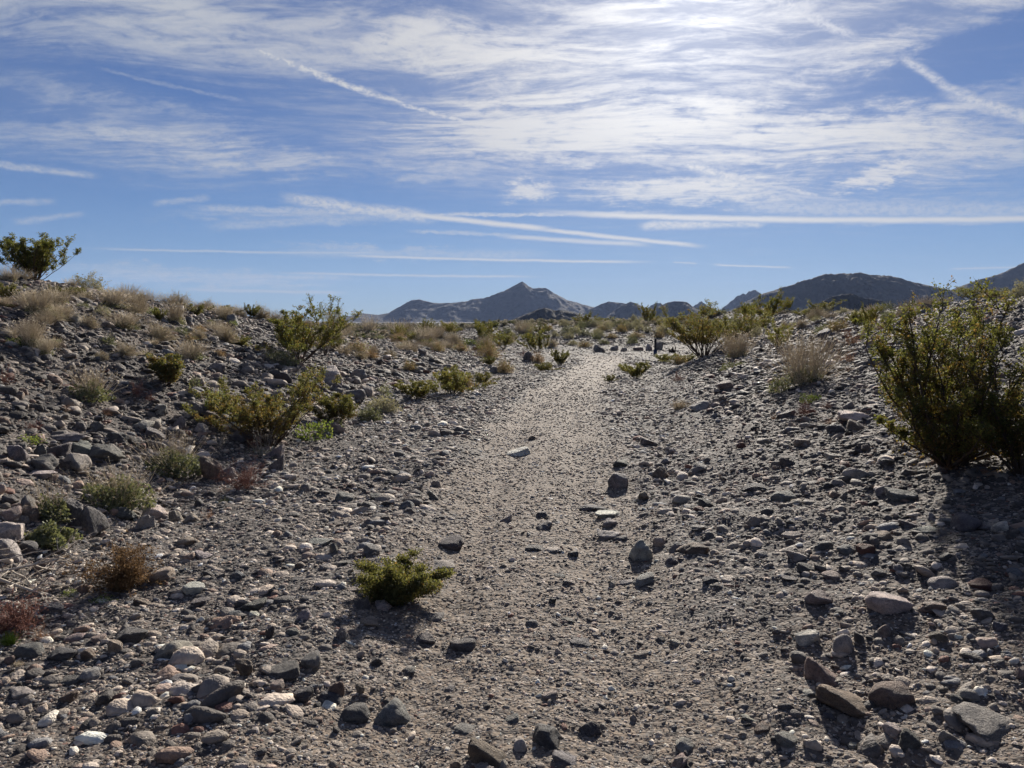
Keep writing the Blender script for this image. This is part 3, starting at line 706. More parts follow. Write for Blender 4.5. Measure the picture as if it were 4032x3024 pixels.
# ------------------------------------------------------------------ loose gravel and cobbles: uncountable, instanced on points
def build_gravel():
    rs = np.random.RandomState(5)
    protos = []
    hid = bpy.data.collections.new('gravel_shapes')          # not linked to the scene: only mesh sources
    for k in range(14):
        ang = [0.35, 0.85, 1.2][k % 3]
        V, F = rock_shape(500+13*k, 2, ang, (1, rs.uniform(.58, .95), rs.uniform(.26, .66)), 0.07)
        o = bpy.data.objects.new(f'pebble_shape_{k}', mesh_from('pebble', V, F, k % 3 == 0, [M['pebble']])); hid.objects.link(o); protos.append(o)
    P, SC, RT, IX, TC = [], [], [], [], []
    cols = np.array([(.064, .060, .058), (.096, .090, .086), (.138, .128, .119), (.185, .170, .154), (.235, .212, .187), (.295, .26, .225), (.34, .295, .25),
                     (.40, .36, .315), (.50, .455, .41), (.60, .565, .52), (.22, .165, .135), (.165, .095, .078), (.14, .148, .16), (.30, .24, .21)])*np.array([1.07, 1.0, .925])
    wash = np.array([.12, .14, .13, .11, .10, .10, .05, .08, .08, .05, .05, .02, .06, .025]); wash /= wash.sum()
    hill = np.array([.21, .19, .16, .12, .08, .06, .02, .04, .03, .014, .06, .04, .05, .02]); hill /= hill.sum()
    edges = np.concatenate([np.geomspace(1.9, 12, 15), np.geomspace(12, 95, 17)[1:]])
    for a, b in zip(edges[:-1], edges[1:]):
        mid = math.sqrt(a*b)
        smin = max(0.0065, 0.0020*mid)
        area = (b*b-a*a)/2*R(92)
        n = int(0.34/smin**2*area)
        az = np.radians(rs.uniform(-46, 46, n))
        r = np.sqrt(rs.uniform(a*a, b*b, n))
        x, y = r*np.sin(az), r*np.cos(az)
        td = trail_dist(x, y) + 0.34*fbm(x*1.7, y*1.7, 3, 44)
        on = sstep(1.15, 0.75, td)
        z0 = h_macro(x, y)
        clump = 0.5+0.5*fbm(x*0.8, y*0.8, 3, 61)
        clump2 = 0.5+0.5*fbm(x*2.7, y*2.7, 2, 71)
        u = rs.uniform(0, 1, n)
        expo = np.where(z0 > .2, 1.85, np.where(x < -0.7, 2.0, 2.15))*(1-on) + 2.35*on
        smax = np.where(z0 > 0.25, 0.17 + 0.10*sstep(8, 16, np.hypot(x, y)), np.where(x < -0.7, 0.12 + 0.05*sstep(5, 9, y), 0.11))*(0.45+0.95*clump)
        rub = sstep(.05, .25, z0)*sstep(1.5, .9, z0)*(x < 0)*sstep(3, 5, y)*sstep(26, 18, y)          # rubble along the foot of the left bank
        smax = smax*(1 + 0.7*rub*clump); expo_rub = -0.22*rub
        smax = smax*(1 + 0.5*np.exp(-((td-1.35)/0.35)**2))*(1-on) + 0.045*on*(0.45+1.1*clump2)
        flat = sstep(33, 36, y)*sstep(45, 42.5, y)*sstep(-2, 2, x)*sstep(10, 8.5, x)
        smax = smax*(1-0.45*flat)
        fine = (smax < smin*(0.9 + 0.5*rs.uniform(0, 1, n))) & (rs.uniform(0, 1, n) > .30)      # too small to see from here: left to the soil's own grain
        smax = np.maximum(smax, smin*1.5)
        expo = expo + expo_rub
        s = np.power(u*smax**-expo + (1-u)*smin**-expo, -1/expo)
        keep = rs.uniform(0, 1, n) < np.clip(0.62 + 0.5*clump - 0.18*on - 0.25*(clump2 < 0.33)*(z0 < .4), 0.15, 1)
        keep &= ~fine
        x, y, s, z0, on, clump = x[keep], y[keep], s[keep], z0[keep], on[keep], clump[keep]
        n = len(x)
        big = s > 0.05
        z = h_full(x, y)
        P.append(np.stack([x, y, z - s*0.05], -1))
        st = rs.uniform(.85, 1.15, (n, 3)); st[:, 2] *= rs.uniform(.7, 1.15, n)
        SC.append(st*s[:, None]*1.12)
        rt = np.stack([rs.normal(0, .28, n), rs.normal(0, .28, n), rs.uniform(0, 6.283, n)], -1)
        RT.append(rt); IX.append(rs.randint(0, 14, n))
        ci = np.where(z0 > 0.15 + 0.25*clump, rs.choice(14, n, p=hill), rs.choice(14, n, p=wash))
        c = cols[ci]*rs.uniform(.78, 1.25, (n, 1))*(np.where(z0 > 0.3, .84, 1.02)*(1-on) + 1.04*on)[:, None]  # bank stones tinted darker: varnish, plus their weaker sun painted in
        TC.append(np.concatenate([np.clip(c, 0, .62), np.ones((n, 1))], 1))
    P, SC, RT, IX, TC = (np.concatenate(q) for q in (P, SC, RT, IX, TC))
    print('gravel stones', len(P))
    me = bpy.data.meshes.new('gravel'); me.vertices.add(len(P)); me.vertices.foreach_set('co', P.astype(np.float32).ravel())
    for nm, ty, arr, fld in (('scl', 'FLOAT_VECTOR', SC, 'vector'), ('rot', 'FLOAT_VECTOR', RT, 'vector'), ('idx', 'INT', IX, 'value'), ('tint', 'FLOAT_COLOR', TC, 'color')):
        at = me.attributes.new(nm, ty, 'POINT'); at.data.foreach_set(fld, arr.astype(np.int32 if ty == 'INT' else np.float32).ravel())
    me.materials.append(M['pebble'])
    o = link('gravel', me); tag(o, 'loose grey and tan gravel covering the whole wash and its slopes', kind='stuff')
    instance_points(o, protos)

def instance_points(o, protos):
    ng = bpy.data.node_groups.new(o.name + '_scatter', 'GeometryNodeTree')
    ng.interface.new_socket('Geometry', in_out='INPUT', socket_type='NodeSocketGeometry')
    ng.interface.new_socket('Geometry', in_out='OUTPUT', socket_type='NodeSocketGeometry')
    gi = ng.nodes.new('NodeGroupInput'); go = ng.nodes.new('NodeGroupOutput')
    gt = ng.nodes.new('GeometryNodeGeometryToInstance')
    for p in protos:
        n = ng.nodes.new('GeometryNodeObjectInfo'); n.inputs['Object'].default_value = p; n.inputs['As Instance'].default_value = False
        ng.links.new(n.outputs['Geometry'], gt.inputs[0])
    ip = ng.nodes.new('GeometryNodeInstanceOnPoints')
    ng.links.new(gi.outputs[0], ip.inputs['Points']); ng.links.new(gt.outputs[0], ip.inputs['Instance'])
    ip.inputs['Pick Instance'].default_value = True
    def attr(nm, ty):
        n = ng.nodes.new('GeometryNodeInputNamedAttribute'); n.data_type = ty; n.inputs['Name'].default_value = nm
        return next(s for s in n.outputs if s.enabled and s.name == 'Attribute')
    ng.links.new(attr('idx', 'INT'), ip.inputs['Instance Index'])
    ng.links.new(attr('rot', 'FLOAT_VECTOR'), ip.inputs['Rotation'])
    ng.links.new(attr('scl', 'FLOAT_VECTOR'), ip.inputs['Scale'])
    ng.links.new(ip.outputs[0], go.inputs[0])
    md = o.modifiers.new('scatter', 'NODES'); md.node_group = ng
build_gravel()

# ------------------------------------------------------------------ plants
class MB:
    """collects ribbons, tubes and leaf quads into one mesh"""
    def __init__(self): self.V = []; self.F = []; self.n = 0
    def add(self, V, F):
        self.V.append(np.asarray(V, float)); self.F.append(np.asarray(F)+self.n); self.n += len(V)
    def tube(self, pts, r0, r1, sides=4):
        pts = np.asarray(pts, float); k = len(pts)
        tan = np.gradient(pts, axis=0); tan /= np.linalg.norm(tan, axis=1)[:, None]+1e-9
        ref = np.where(np.abs(tan[:, 2:3]) > .9, [[1., 0, 0]], [[0, 0, 1.]])
        a = np.cross(tan, ref); a /= np.linalg.norm(a, axis=1)[:, None]+1e-9
        b = np.cross(tan, a)
        rr = np.linspace(r0, r1, k)[:, None, None]
        th = np.arange(sides)*2*math.pi/sides
        ring = pts[:, None, :] + rr*(np.cos(th)[None, :, None]*a[:, None, :] + np.sin(th)[None, :, None]*b[:, None, :])
        i, j = np.meshgrid(np.arange(k-1), np.arange(sides), indexing='ij'); j2 = (j+1) % sides
        self.add(ring.reshape(-1, 3), np.stack([i*sides+j, i*sides+j2, (i+1)*sides+j2, (i+1)*sides+j], -1).reshape(-1, 4))
    def leaves(self, C, size, rs, up=0.3, long=1.6):
        """small diamond leaves at points C"""
        n = len(C)
        if not n: return
        a = rs.normal(size=(n, 3)); a[:, 2] += up; a /= np.linalg.norm(a, axis=1)[:, None]
        b = np.cross(a, rs.normal(size=(n, 3))); b /= np.linalg.norm(b, axis=1)[:, None]+1e-9
        s = (size*rs.uniform(.65, 1.35, n))[:, None]
        V = np.stack([C - a*s*long*.5, C + b*s*.5, C + a*s*long*.5, C - b*s*.5], 1).reshape(-1, 3)
        self.add(V, np.arange(4*n).reshape(-1, 4))
    def build(self, name, mat, parent):
        me = mesh_from(name, np.vstack(self.V), np.vstack(self.F), False, [mat])
        return link(name, me, parent)

def root_empty(name):
    o = bpy.data.objects.new(name, None); COL.objects.link(o); o.empty_display_size = 0.2
    return o

def curve(p, d, L, n, rs, bend=0.25, up=0.15):
    """n+1 points starting at p along d with a little wander and an upward pull"""
    pts = [np.array(p, float)]; d = np.array(d, float)
    for i in range(n):
        d = d + rs.normal(scale=bend/math.sqrt(n), size=3) + np.array([0, 0, up/n]); d /= np.linalg.norm(d)
        pts.append(pts[-1] + d*L/n)
    return np.array(pts), d

def creosote(name, seed, W, H, stems=9, leaf=0.016, dens=1.0, leaf_mat='creosote', warm=0.25, spread=1.0, lean=0.0, thick=1.0, fluff=0, open_base=0.25, leafy_low=0.0, jit=0.014):
    rs = np.random.RandomState(seed)
    root = root_empty(name)
    wood = MB(); C = []; CW = []; FL = []
    for s in range(stems):
        phi = 2*math.pi*(s+rs.uniform(-.3, .3))/stems
        tilt = R(rs.uniform(8, 58))*spread
        d = np.array([math.cos(phi)*math.sin(tilt) + lean, math.sin(phi)*math.sin(tilt), math.cos(tilt)]); d /= np.linalg.norm(d)
        L = min(H*rs.uniform(.72, 1.08)/max(.35, d[2]), W*0.62/max(.2, math.hypot(d[0], d[1])))
        p0 = np.array([math.cos(phi), math.sin(phi), 0])*0.05*W*rs.uniform(.2, 1)
        pts, de = curve(p0, d, L, 7, rs, .28, .35)
        wood.tube(pts, .012*H*thick*rs.uniform(.7, 1.2), .0025*H*thick, 5)
        nb = int(8*rs.uniform(.8, 1.3))
        for b in range(nb):
            f = open_base + (1-open_base)*(b+rs.uniform(0, 1))/nb; f = min(f, .97)
            i = int(f*7); q = pts[i] + (pts[min(i+1, 7)]-pts[i])*(f*7-i)
            ph = rs.uniform(0, 6.283)
            bd = np.array([math.cos(ph)*.8, math.sin(ph)*.8, .55]) + .7*(pts[min(i+1, 7)]-pts[i])/np.linalg.norm(pts[min(i+1, 7)]-pts[i]); bd /= np.linalg.norm(bd)
            BL = L*rs.uniform(.16, .34)*(1.15-.55*f)
            bp, _ = curve(q, bd, BL, 4, rs, .3, .4)
            wood.tube(bp, .004*H*thick, .0014*H*thick, 3)
            for tw in range(int(6*dens)+1):
                g_ = rs.uniform(.15, 1); i2 = int(g_*3.999); q2 = bp[i2] + (bp[i2+1]-bp[i2])*(g_*4-i2)
                td = rs.normal(size=3); td[2] = abs(td[2])*.8+.35; td /= np.linalg.norm(td)
                TL = BL*rs.uniform(.25, .5)
                tp, _ = curve(q2, td, TL, 2, rs, .2, .3)
                wood.tube(tp, .0017*H*thick, .0008*H*thick, 3)
                nl = max(4, int(9*dens))
                pos = tp[0] + (tp[-1]-tp[0])*np.power(rs.uniform(0, 1, (nl, 1)), .6) + rs.normal(scale=max(leaf*.9, jit), size=(nl, 3))
                (CW if rs.uniform() < warm*(1.6-1.3*f) else C).append(pos)
                if fluff and rs.uniform() < fluff: FL.append(tp[-1] + rs.normal(scale=.02, size=3))
    if leafy_low:
        n = int(900*leafy_low); ph = rs.uniform(0, 6.283, n); r_ = np.sqrt(rs.uniform(0, 1, n))*W*.42
        CW.append(np.stack([np.cos(ph)*r_, np.sin(ph)*r_, rs.uniform(.02, .30, n)*H], -1))
    C = np.vstack(C); 
    CW = np.vstack(CW) if CW else np.zeros((0, 3))
    allp = np.vstack([C, CW]) if len(CW) else C
    lo, hi = np.percentile(allp, 4, 0), np.percentile(allp, 96.5, 0)
    lo, hi[0] = np.percentile(allp, 2.5, 0), np.percentile(allp[:, 0], 97.5); hi[2] = np.percentile(allp[:, 2], 99.3)
    sx = W/(hi[0]-lo[0]); sz = H/hi[2]; off = -(hi[0]+lo[0])/2 if lean == 0 else 0
    for i in range(len(wood.V)): wood.V[i] = wood.V[i]*np.array([sx, sx, sz])
    C = C*[sx, sx, sz]; CW = CW*[sx, sx, sz] if len(CW) else CW
    wood.build('stem', M['bark'], root)
    fm = MB(); fm.leaves(C, leaf, rs); fm.build('foliage', M[leaf_mat], root)
    if len(CW) > 10:
        fw = MB(); fw.leaves(CW, leaf, rs); o = fw.build('foliage', M['creosote_warm'], root)
    if FL:
        ff = MB(); P_ = np.array(FL)*[sx, sx, sz]
        ff.leaves(np.repeat(P_, 3, 0), leaf*.85, rs, long=1.0); ff.build('seed_head', M['fluff'], root)
    return root

def stalk_shrub(name, seed, W, H, base_h=0.45, stalks=90, leaf=0.02, nleaf=1500, leaf_mat='sage', stalk_mat='drytan', thick=.0028, base_w=.8, shift=0.0):
    """leafy cushion below, dry flower stalks above"""
    rs = np.random.RandomState(seed); root = root_empty(name)
    st = MB()
    for s in range(stalks):
        ph = rs.uniform(0, 6.283); r_ = math.sqrt(rs.uniform(0, 1))*W*.16
        tilt = R(abs(rs.normal(0, 27)))
        d = np.array([math.cos(ph)*math.sin(tilt), math.sin(ph)*math.sin(tilt), math.cos(tilt)])
        L = min(H*rs.uniform(.6, 1.05)/max(.45, d[2]), W*.56/max(.15, math.sin(tilt)))
        pts, de = curve((math.cos(ph)*r_, math.sin(ph)*r_, 0), d, L, 4, rs, .22, .1)
        st.tube(pts, thick, thick*.5, 3)
        for t in range(rs.randint(0, 4)):
            i = rs.randint(2, 4); td = de + rs.normal(scale=.45, size=3); td /= np.linalg.norm(td)
            tp, _ = curve(pts[i], td, L*rs.uniform(.10, .25), 2, rs, .15, .1); st.tube(tp, thick*.6, thick*.35, 3)
        if rs.uniform() < .6: st.leaves(pts[-1:] + rs.normal(scale=.004, size=(2, 3)), thick*4, rs)
    st.build('flower_stalk', M[stalk_mat], root)
    if nleaf:
        n = nleaf; u = rs.normal(size=(n, 3)); u[:, 2] = np.abs(u[:, 2]); u /= np.linalg.norm(u, axis=1)[:, None]
        lump = 1 + .36*np.sin(u[:, 0]*4+seed)*np.cos(u[:, 1]*5+seed*2)
        rad = (rs.uniform(.35, 1, n)**.5*lump)[:, None]
        Pn = u*rad*np.array([W*.5*base_w, W*.5*base_w, H*base_h]); Pn[:, 0] += shift*W
        fm = MB(); fm.leaves(Pn, leaf, rs, up=.2, long=1.3); fm.build('foliage', M[leaf_mat], root)
    return root

def dome_shrub(name, seed, W, H, twig_mat='drygrey', leaf_mat='silver', twigs=170, nleaf=1100, leaf=.014, thick=.002):
    rs = np.random.RandomState(seed); root = root_empty(name); tw = MB(); ends = []
    for s in range(twigs):
        u = rs.normal(size=3); u[2] = abs(u[2])*.9+.05; u /= np.linalg.norm(u)
        lump = 1 + .32*math.sin(u[0]*4+seed)*math.cos(u[1]*5+seed)
        e = u*np.array([W*.5, W*.5, H])*rs.uniform(.55, 1.1)*lump
        mid = e*.5*np.array([.8, .8, 1.0]) + rs.normal(scale=.03*W, size=3)
        pts = np.array([[0, 0, 0], mid, e]); tw.tube(pts, thick, thick*.4, 3); ends.append(e)
        for t in range(3):
            q = mid + (e-mid)*rs.uniform(.2, .9); v = u + rs.normal(scale=.6, size=3); v /= np.linalg.norm(v)
            e2 = q + v*W*rs.uniform(.06, .14); e2[2] = max(e2[2], .01); tw.tube(np.array([q, e2]), thick*.6, thick*.3, 3); ends.append(e2)
    tw.build('stem', M[twig_mat], root)
    if nleaf:
        ends = np.array(ends); idx = rs.randint(0, len(ends), nleaf)
        Pn = ends[idx]*rs.uniform(.82, 1.04, (nleaf, 1)) + rs.normal(scale=.022*W, size=(nleaf, 3)); Pn[:, 2] = np.maximum(Pn[:, 2], .005)
        fm = MB(); fm.leaves(Pn, leaf, rs, up=.3, long=1.5); fm.build('foliage', M[leaf_mat], root)
    return root

def grass_tuft(name, seed, W, H, blades=150, mat='drytan', thick=.0022, part='blade', base_leaf=None, nleaf=0):
    rs = np.random.RandomState(seed); root = root_empty(name); b = MB()
    for s in range(blades):
        ph = rs.uniform(0, 6.283); r_ = math.sqrt(rs.uniform(0, 1))*W*.22; tilt = R(abs(rs.normal(0, 24)))
        d = np.array([math.cos(ph)*math.sin(tilt), math.sin(ph)*math.sin(tilt), math.cos(tilt)])
        L = H*rs.uniform(.45, 1.1)
        pts, _ = curve((math.cos(ph)*r_, math.sin(ph)*r_, 0), d, L, 4, rs, .25, -.25)
        b.tube(pts, thick, thick*.35, 3)
    b.build(part, M[mat], root)
    if nleaf:
        n = nleaf; u = rs.normal(size=(n, 3)); u[:, 2] = np.abs(u[:, 2]); u /= np.linalg.norm(u, axis=1)[:, None]
        fm = MB(); fm.leaves(u*(rs.uniform(.3, 1, (n, 1))**.5)*np.array([W*.38, W*.38, H*.42]), .02, rs, up=.3); fm.build('foliage', M[base_leaf], root)
    return root

def twig_shrub(name, seed, W, H, mat='dryred', stems=26, lean=0.0, thick=.0022, fuzz=600, fuzz_size=.007):
    """leafless tangle of fine dry twigs"""
    rs = np.random.RandomState(seed); root = root_empty(name); b = MB(); tips = []
    for s in range(stems):
        ph = rs.uniform(0, 6.283); tilt = R(rs.uniform(5, 72))
        d = np.array([math.cos(ph)*math.sin(tilt)+lean, math.sin(ph)*math.sin(tilt), math.cos(tilt)]); d /= np.linalg.norm(d)
        L = min(H*rs.uniform(.35, 1.15)/max(.3, d[2]), W*.58*rs.uniform(.5, 1.15)/max(.2, math.hypot(d[0], d[1])))
        pts, de = curve((rs.normal(0, .08)*W, rs.normal(0, .08)*W, 0), d, L, 5, rs, .5, .25); b.tube(pts, thick*1.4, thick*.6, 3)
        for k in range(7):
            i = rs.randint(1, 5); v = (pts[i+1]-pts[i])/np.linalg.norm(pts[i+1]-pts[i]) + rs.normal(scale=.6, size=3); v /= np.linalg.norm(v)
            p2, dd = curve(pts[i], v, L*rs.uniform(.15, .4), 3, rs, .35, .2); p2[:, 2] = np.maximum(p2[:, 2], .004); b.tube(p2, thick*.8, thick*.4, 3)
            for k2 in range(3):
                v2 = dd + rs.normal(scale=.7, size=3); v2 /= np.linalg.norm(v2)
                p3, _ = curve(p2[rs.randint(1, 4)], v2, L*rs.uniform(.06, .16), 2, rs, .2, .1); p3[:, 2] = np.maximum(p3[:, 2], .004)
                b.tube(p3, thick*.5, thick*.3, 3); tips.append(p3[-1]); tips.append(p3[1])
    b.build('stem', M[mat], root)
    if fuzz:
        tips = np.array(tips); Pn = tips[rs.randint(0, len(tips), fuzz)] + rs.normal(scale=.012, size=(fuzz, 3)); Pn[:, 2] = np.maximum(Pn[:, 2], .004)
        fm = MB(); fm.leaves(Pn, fuzz_size, rs); fm.build('dry_leaf', M[mat], root)
    return root

def copy_tree(root):
    r = root.copy(); COL.objects.link(r)
    for ch in root.children:
        c = ch.copy(); COL.objects.link(c); c.parent = r
    return r

# --- prototypes for the many: name, phrase, plural, category, nominal width and height, builders
PROTO = {}
def proto(kind, name, phrase, plural, cat, group, W, H, makers):
    PROTO[kind] = dict(name=name, phrase=phrase, plural=plural, cat=cat, group=group, W=W, H=H, obs=[m() for m in makers], used=[False]*len(makers), n=0)
proto('cre', 'creosote_bush', 'olive green creosote bush', 'olive green creosote bushes', 'bush', 'creosote bushes on the slopes', 1.5, 1.2,
      [lambda: creosote('creosote_bush', 301, 1.5, 1.2, 13, .026, 1.2), lambda: creosote('creosote_bush', 302, 1.5, 1.2, 14, .026, 1.1, warm=.35), lambda: creosote('creosote_bush', 303, 1.5, 1.2, 12, .026, 1.1, spread=.9)])
proto('crf', 'green_bush', 'low bright green bush', 'low bright green bushes', 'bush', 'low green bushes along the banks', .7, .45,
      [lambda: creosote('green_bush', 311, .7, .45, 14, .016, 1.1, 'creosote_fresh', .12, 1.15, open_base=.1), lambda: creosote('green_bush', 312, .7, .45, 13, .016, 1.1, 'creosote_fresh', .2, 1.1, open_base=.1)])
proto('dom', 'grey_shrub', 'rounded grey shrub', 'rounded grey shrubs', 'shrub', 'rounded grey shrubs', .8, .45,
      [lambda: dome_shrub('grey_shrub', 321, .8, .45, leaf=.022, nleaf=1500), lambda: dome_shrub('grey_shrub', 322, .8, .45, leaf=.022, nleaf=1400), lambda: dome_shrub('grey_shrub', 323, .8, .45, leaf=.024, nleaf=1300, leaf_mat='sage')])
proto('dmt', 'tan_shrub', 'rounded tan shrub', 'rounded tan shrubs', 'shrub', 'rounded tan shrubs', .8, .5,
      [lambda: dome_shrub('tan_shrub', 331, .8, .5, 'drytan', 'silver', 420, 350, .02, .004), lambda: dome_shrub('tan_shrub', 332, .8, .5, 'drytan', 'silver', 440, 250, .02, .004)])
proto('stk', 'stalky_shrub', 'tan stalky shrub', 'tan stalky shrubs', 'shrub', 'dry stalky shrubs', .9, .6,
      [lambda: stalk_shrub('stalky_shrub', 341, .9, .6, .36, 230, .022, 800, thick=.0045), lambda: stalk_shrub('stalky_shrub', 342, .9, .6, .32, 250, .022, 600, thick=.0045), lambda: stalk_shrub('stalky_shrub', 343, .9, .6, .42, 210, .022, 1000, thick=.0045)])
proto('gra', 'dry_grass_tuft', 'dry tan grass tuft', 'dry tan grass tufts', 'grass tuft', 'tufts of dry tan grass', .6, .5,
      [lambda: grass_tuft('dry_grass_tuft', 351, .6, .5, 240, 'drytan', .0045), lambda: grass_tuft('dry_grass_tuft', 352, .6, .5, 220, 'drytan', .0045), lambda: grass_tuft('dry_grass_tuft', 353, .6, .5, 230, 'drytan', .0045, base_leaf='sage', nleaf=200)])
proto('gol', 'golden_shrub', 'pale golden dry shrub', 'pale golden dry shrubs', 'shrub', 'golden dry shrubs', .8, .45,
      [lambda: dome_shrub('golden_shrub', 361, .8, .45, 'drygold', 'silver', 320, 0, .02, .0036), lambda: dome_shrub('golden_shrub', 362, .8, .45, 'drygold', 'herb', 260, 260, .02, .0036)])
proto('red', 'red_twig_plant', 'low red brown dry plant', 'low red brown dry plants', 'plant', 'low dry red plants', .6, .25,
      [lambda: twig_shrub('red_twig_plant', 371, .6, .25, 'dryred', 24), lambda: twig_shrub('red_twig_plant', 372, .6, .25, 'dryred', 28)])
proto('org', 'orange_dry_plant', 'dry orange brown plant', 'dry orange brown plants', 'plant', 'dry orange plants', .7, .4,
      [lambda: twig_shrub('orange_dry_plant', 381, .7, .4, 'dryorange', 24, thick=.003), lambda: twig_shrub('orange_dry_plant', 382, .7, .4, 'dryorange', 22, thick=.003)])
proto('hrb', 'leafy_herb', 'small leafy green plant', 'small leafy green plants', 'plant', 'small leafy green plants', .5, .25,
      [lambda: stalk_shrub('leafy_herb', 391, .5, .25, .8, 14, .022, 420, 'herb', thick=.002, base_w=.95), lambda: stalk_shrub('leafy_herb', 392, .5, .25, .8, 10, .022, 400, 'sage', thick=.002, base_w=.95)])
proto('hry', 'yellow_green_shrub', 'yellow green dry shrub', 'yellow green dry shrubs', 'shrub', 'yellow green shrubs', .7, .4,
      [lambda: dome_shrub('yellow_green_shrub', 395, .7, .4, 'drygold', 'creosote_fresh', 260, 700, .018, .003)])

def plant_zone(px, py, x, y, t):
    if py < 1320 and px < 1400 and x < -6: return 'along the left skyline'
    if t > 52: return ('on the mound behind the post' if px > 2350 else 'on the mound behind the trail bend') if px > 1900 else 'on the flat beyond the left bank'
    if t > 33: return 'near the trail bend' if px > 1900 else 'at the left bank far end'
    if x < 0.5:
        if py > 1900: return 'at the left edge of the wash'
        if py > 1640: return 'at the foot of the left bank'
        if px > 1250: return 'on the bank beside the far trail'
        return 'on the upper left slope' if py < 1400 else 'midway up the left slope'
    if py < 1330: return 'along the right skyline'
    return 'on the right slope' if px > 2700 else 'at the right edge of the trail'

PLANT_XY = []
def put(kind, px, py, w, h, label=None, rz=None):
    """a copied plant standing at a photograph pixel, w by h pixels large"""
    q = PROTO[kind]; rs = random.Random(int(px*7+py*13))
    x, y, z, t = ground_at(px, py)
    i = q['n'] % len(q['obs']); q['n'] += 1
    o = q['obs'][i] if not q['used'][i] else copy_tree(q['obs'][i]); q['used'][i] = True
    k_ = 1.22 if kind in ('gra', 'stk', 'dmt', 'dom', 'gol') else 1.1
    sw = k_*w*t/FPX/q['W']*rs.uniform(.9, 1.15); sh = k_*h*t/FPX/q['H']*rs.uniform(.9, 1.12)
    y2 = y + 0.15*w*t/FPX; x2 = x + 0.15*w*t/FPX*(px-CX)/FPX
    o.location = (x2, y2, float(h_full(x2, y2)) - 0.01); o.scale = (sw, sw*rs.uniform(.8, 1.1), sh)
    o.rotation_euler = (0, 0, rs.uniform(0, 6.28) if rz is None else rz)
    o['category'] = q['cat']; o['group'] = q['group']
    PLANT_XY.append((x2, y2))
    if label: o['label'] = label
    else: pending.append((o, q['phrase'], q['plural'], plant_zone(px, py, x, y, t), px))
    return o

def place(o, px, py, label, cat, rz=0.0, dy=0.0):
    x, y, z, t = ground_at(px, py)
    y += dy
    o.location = (x, y, float(h_full(x, y))-0.012); o.rotation_euler = (0, 0, rz); tag(o, label, cat)
    PLANT_XY.append((x, y))
    return o
def size_at(px, py, w, h):
    t = ground_at(px, py)[3]; return w*t/FPX, h*t/FPX

